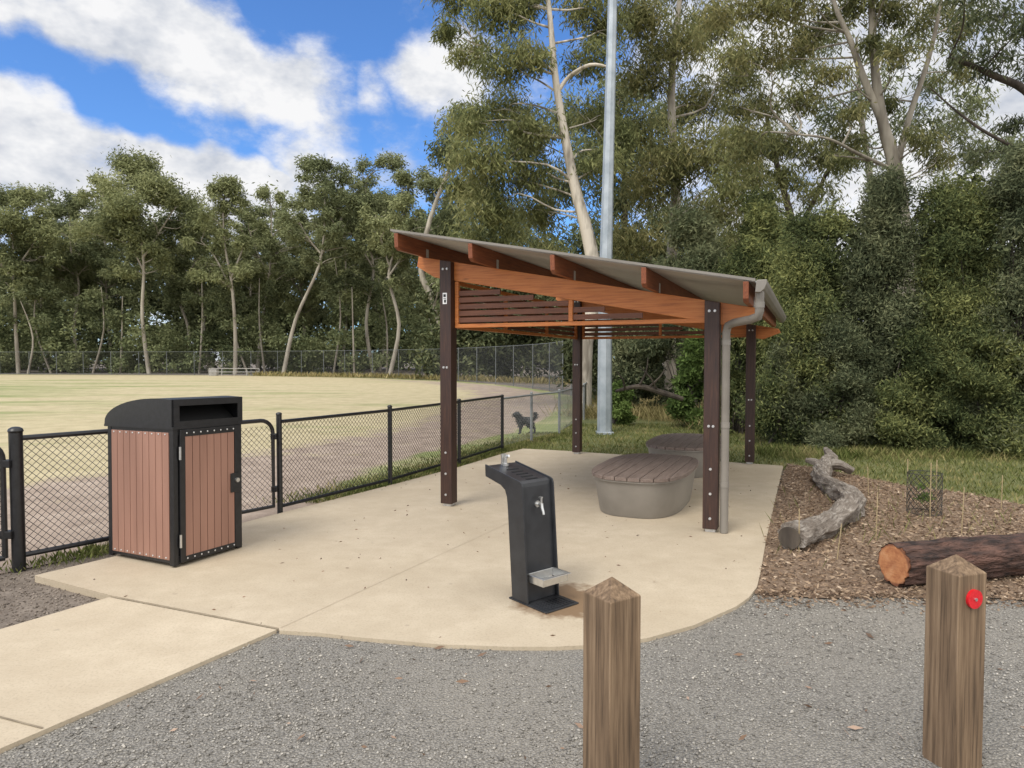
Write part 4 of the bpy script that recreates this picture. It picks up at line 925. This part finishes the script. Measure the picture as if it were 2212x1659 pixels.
# cloud banks: diagonal bands west of the shelter, bright haze to the east
sdiag=mth(nt,'SUBTRACT',mth(nt,'MULTIPLY',Vv,-1470),mth(nt,'MULTIPLY',U,.28*1470)); sdiag=mth(nt,'ADD',sdiag,777-.28*1106)
band=ramp(nt,mth(nt,'MULTIPLY',mth(nt,'ADD',sdiag,200),1/800.0),[(.07,0),(.19,.95),(.32,1.05),(.39,.32),(.45,.25),(.505,1.05),(.66,1.0),(.85,.6)])
pxl=mth(nt,'MULTIPLY',mth(nt,'ADD',U,1106/1470+.5),1470/2600.0)
bw_=mth(nt,'MULTIPLY',band,ramp(nt,pxl,[(.53,1.0),(.61,.0)]))
east=ramp(nt,pxl,[(.60,0),(.62,.16),(.78,.25),(.90,.95)])
acc=mth(nt,'MAXIMUM',bw_,east)
for px,py,r,wt in [(975,165,130,.95),(880,345,140,.9),(700,350,170,.95),(830,205,90,.55)]:
    c=ray(px,py).normalized(); dp_=nd(nt,'ShaderNodeVectorMath',operation='DISTANCE'); nt.links.new(wa.outputs[0],dp_.inputs[0]); dp_.inputs[1].default_value=c
    mr=nd(nt,'ShaderNodeMapRange',interpolation_type='SMOOTHSTEP'); mr.inputs['From Min'].default_value=r*1.1/F; mr.inputs['From Max'].default_value=0; mr.inputs['To Max'].default_value=wt
    nt.links.new(dp_.outputs['Value'],mr.inputs['Value']); acc=mth(nt,'MAXIMUM',acc,mr.outputs[0])
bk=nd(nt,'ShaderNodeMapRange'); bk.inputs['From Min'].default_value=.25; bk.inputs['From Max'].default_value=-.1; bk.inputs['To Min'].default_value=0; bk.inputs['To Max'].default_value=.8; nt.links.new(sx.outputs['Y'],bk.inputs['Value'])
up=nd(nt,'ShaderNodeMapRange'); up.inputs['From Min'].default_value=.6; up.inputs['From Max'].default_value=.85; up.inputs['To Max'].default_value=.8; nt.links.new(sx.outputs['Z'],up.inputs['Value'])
bright=mth(nt,'MAXIMUM',bk.outputs[0],up.outputs[0])  # extra cloud brightness added overhead and behind, out of view, to light the scene
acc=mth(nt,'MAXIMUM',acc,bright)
mp=nd(nt,'ShaderNodeMapping'); mp.inputs['Scale'].default_value=(1,1,1.6); nt.links.new(dirv,mp.inputs['Vector'])
n1=noise(nt,mp.outputs[0],7,7,.66); n2=noise(nt,mp.outputs[0],12,4,.62)
den=mth(nt,'ADD',acc,mth(nt,'MULTIPLY',mth(nt,'SUBTRACT',n1,.5),1.7))
mask=nd(nt,'ShaderNodeMapRange',interpolation_type='SMOOTHSTEP'); mask.inputs['From Min'].default_value=.24; mask.inputs['From Max'].default_value=.95; nt.links.new(den,mask.inputs['Value'])
shd=ramp(nt,mth(nt,'ADD',mth(nt,'MULTIPLY',n2,.65),mth(nt,'MULTIPLY',n1,.4)),[(.40,(5.7,6.1,6.9)),(.60,(9.4,9.4,9.5))])
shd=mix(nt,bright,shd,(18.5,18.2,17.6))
tint=mix(nt,1.0,sky.outputs[0],(.92,1.4,2.0),'MULTIPLY')
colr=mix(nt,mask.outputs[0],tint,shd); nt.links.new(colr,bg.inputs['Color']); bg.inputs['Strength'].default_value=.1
# sun
L_=bpy.data.lights.new('sun','SUN'); L_.energy=2.3; L_.angle=math.radians(25); L_.color=(1,.95,.87); so=bpy.data.objects.new('sun',L_); COL.objects.link(so); so.rotation_euler=(-sd).to_track_quat('-Z','Y').to_euler(); so.location=(0,0,30)
# camera
cd=bpy.data.cameras.new('camera'); cd.sensor_width=36; cd.lens=36*F/2212; cd.clip_start=.05; cd.clip_end=2000
co_=bpy.data.objects.new('camera',cd); COL.objects.link(co_); co_.location=(0,0,CH); co_.rotation_euler=(math.pi/2-PT,0,0); S.camera=co_
S.view_settings.view_transform='Standard'; S.view_settings.look='None'; S.view_settings.exposure=0
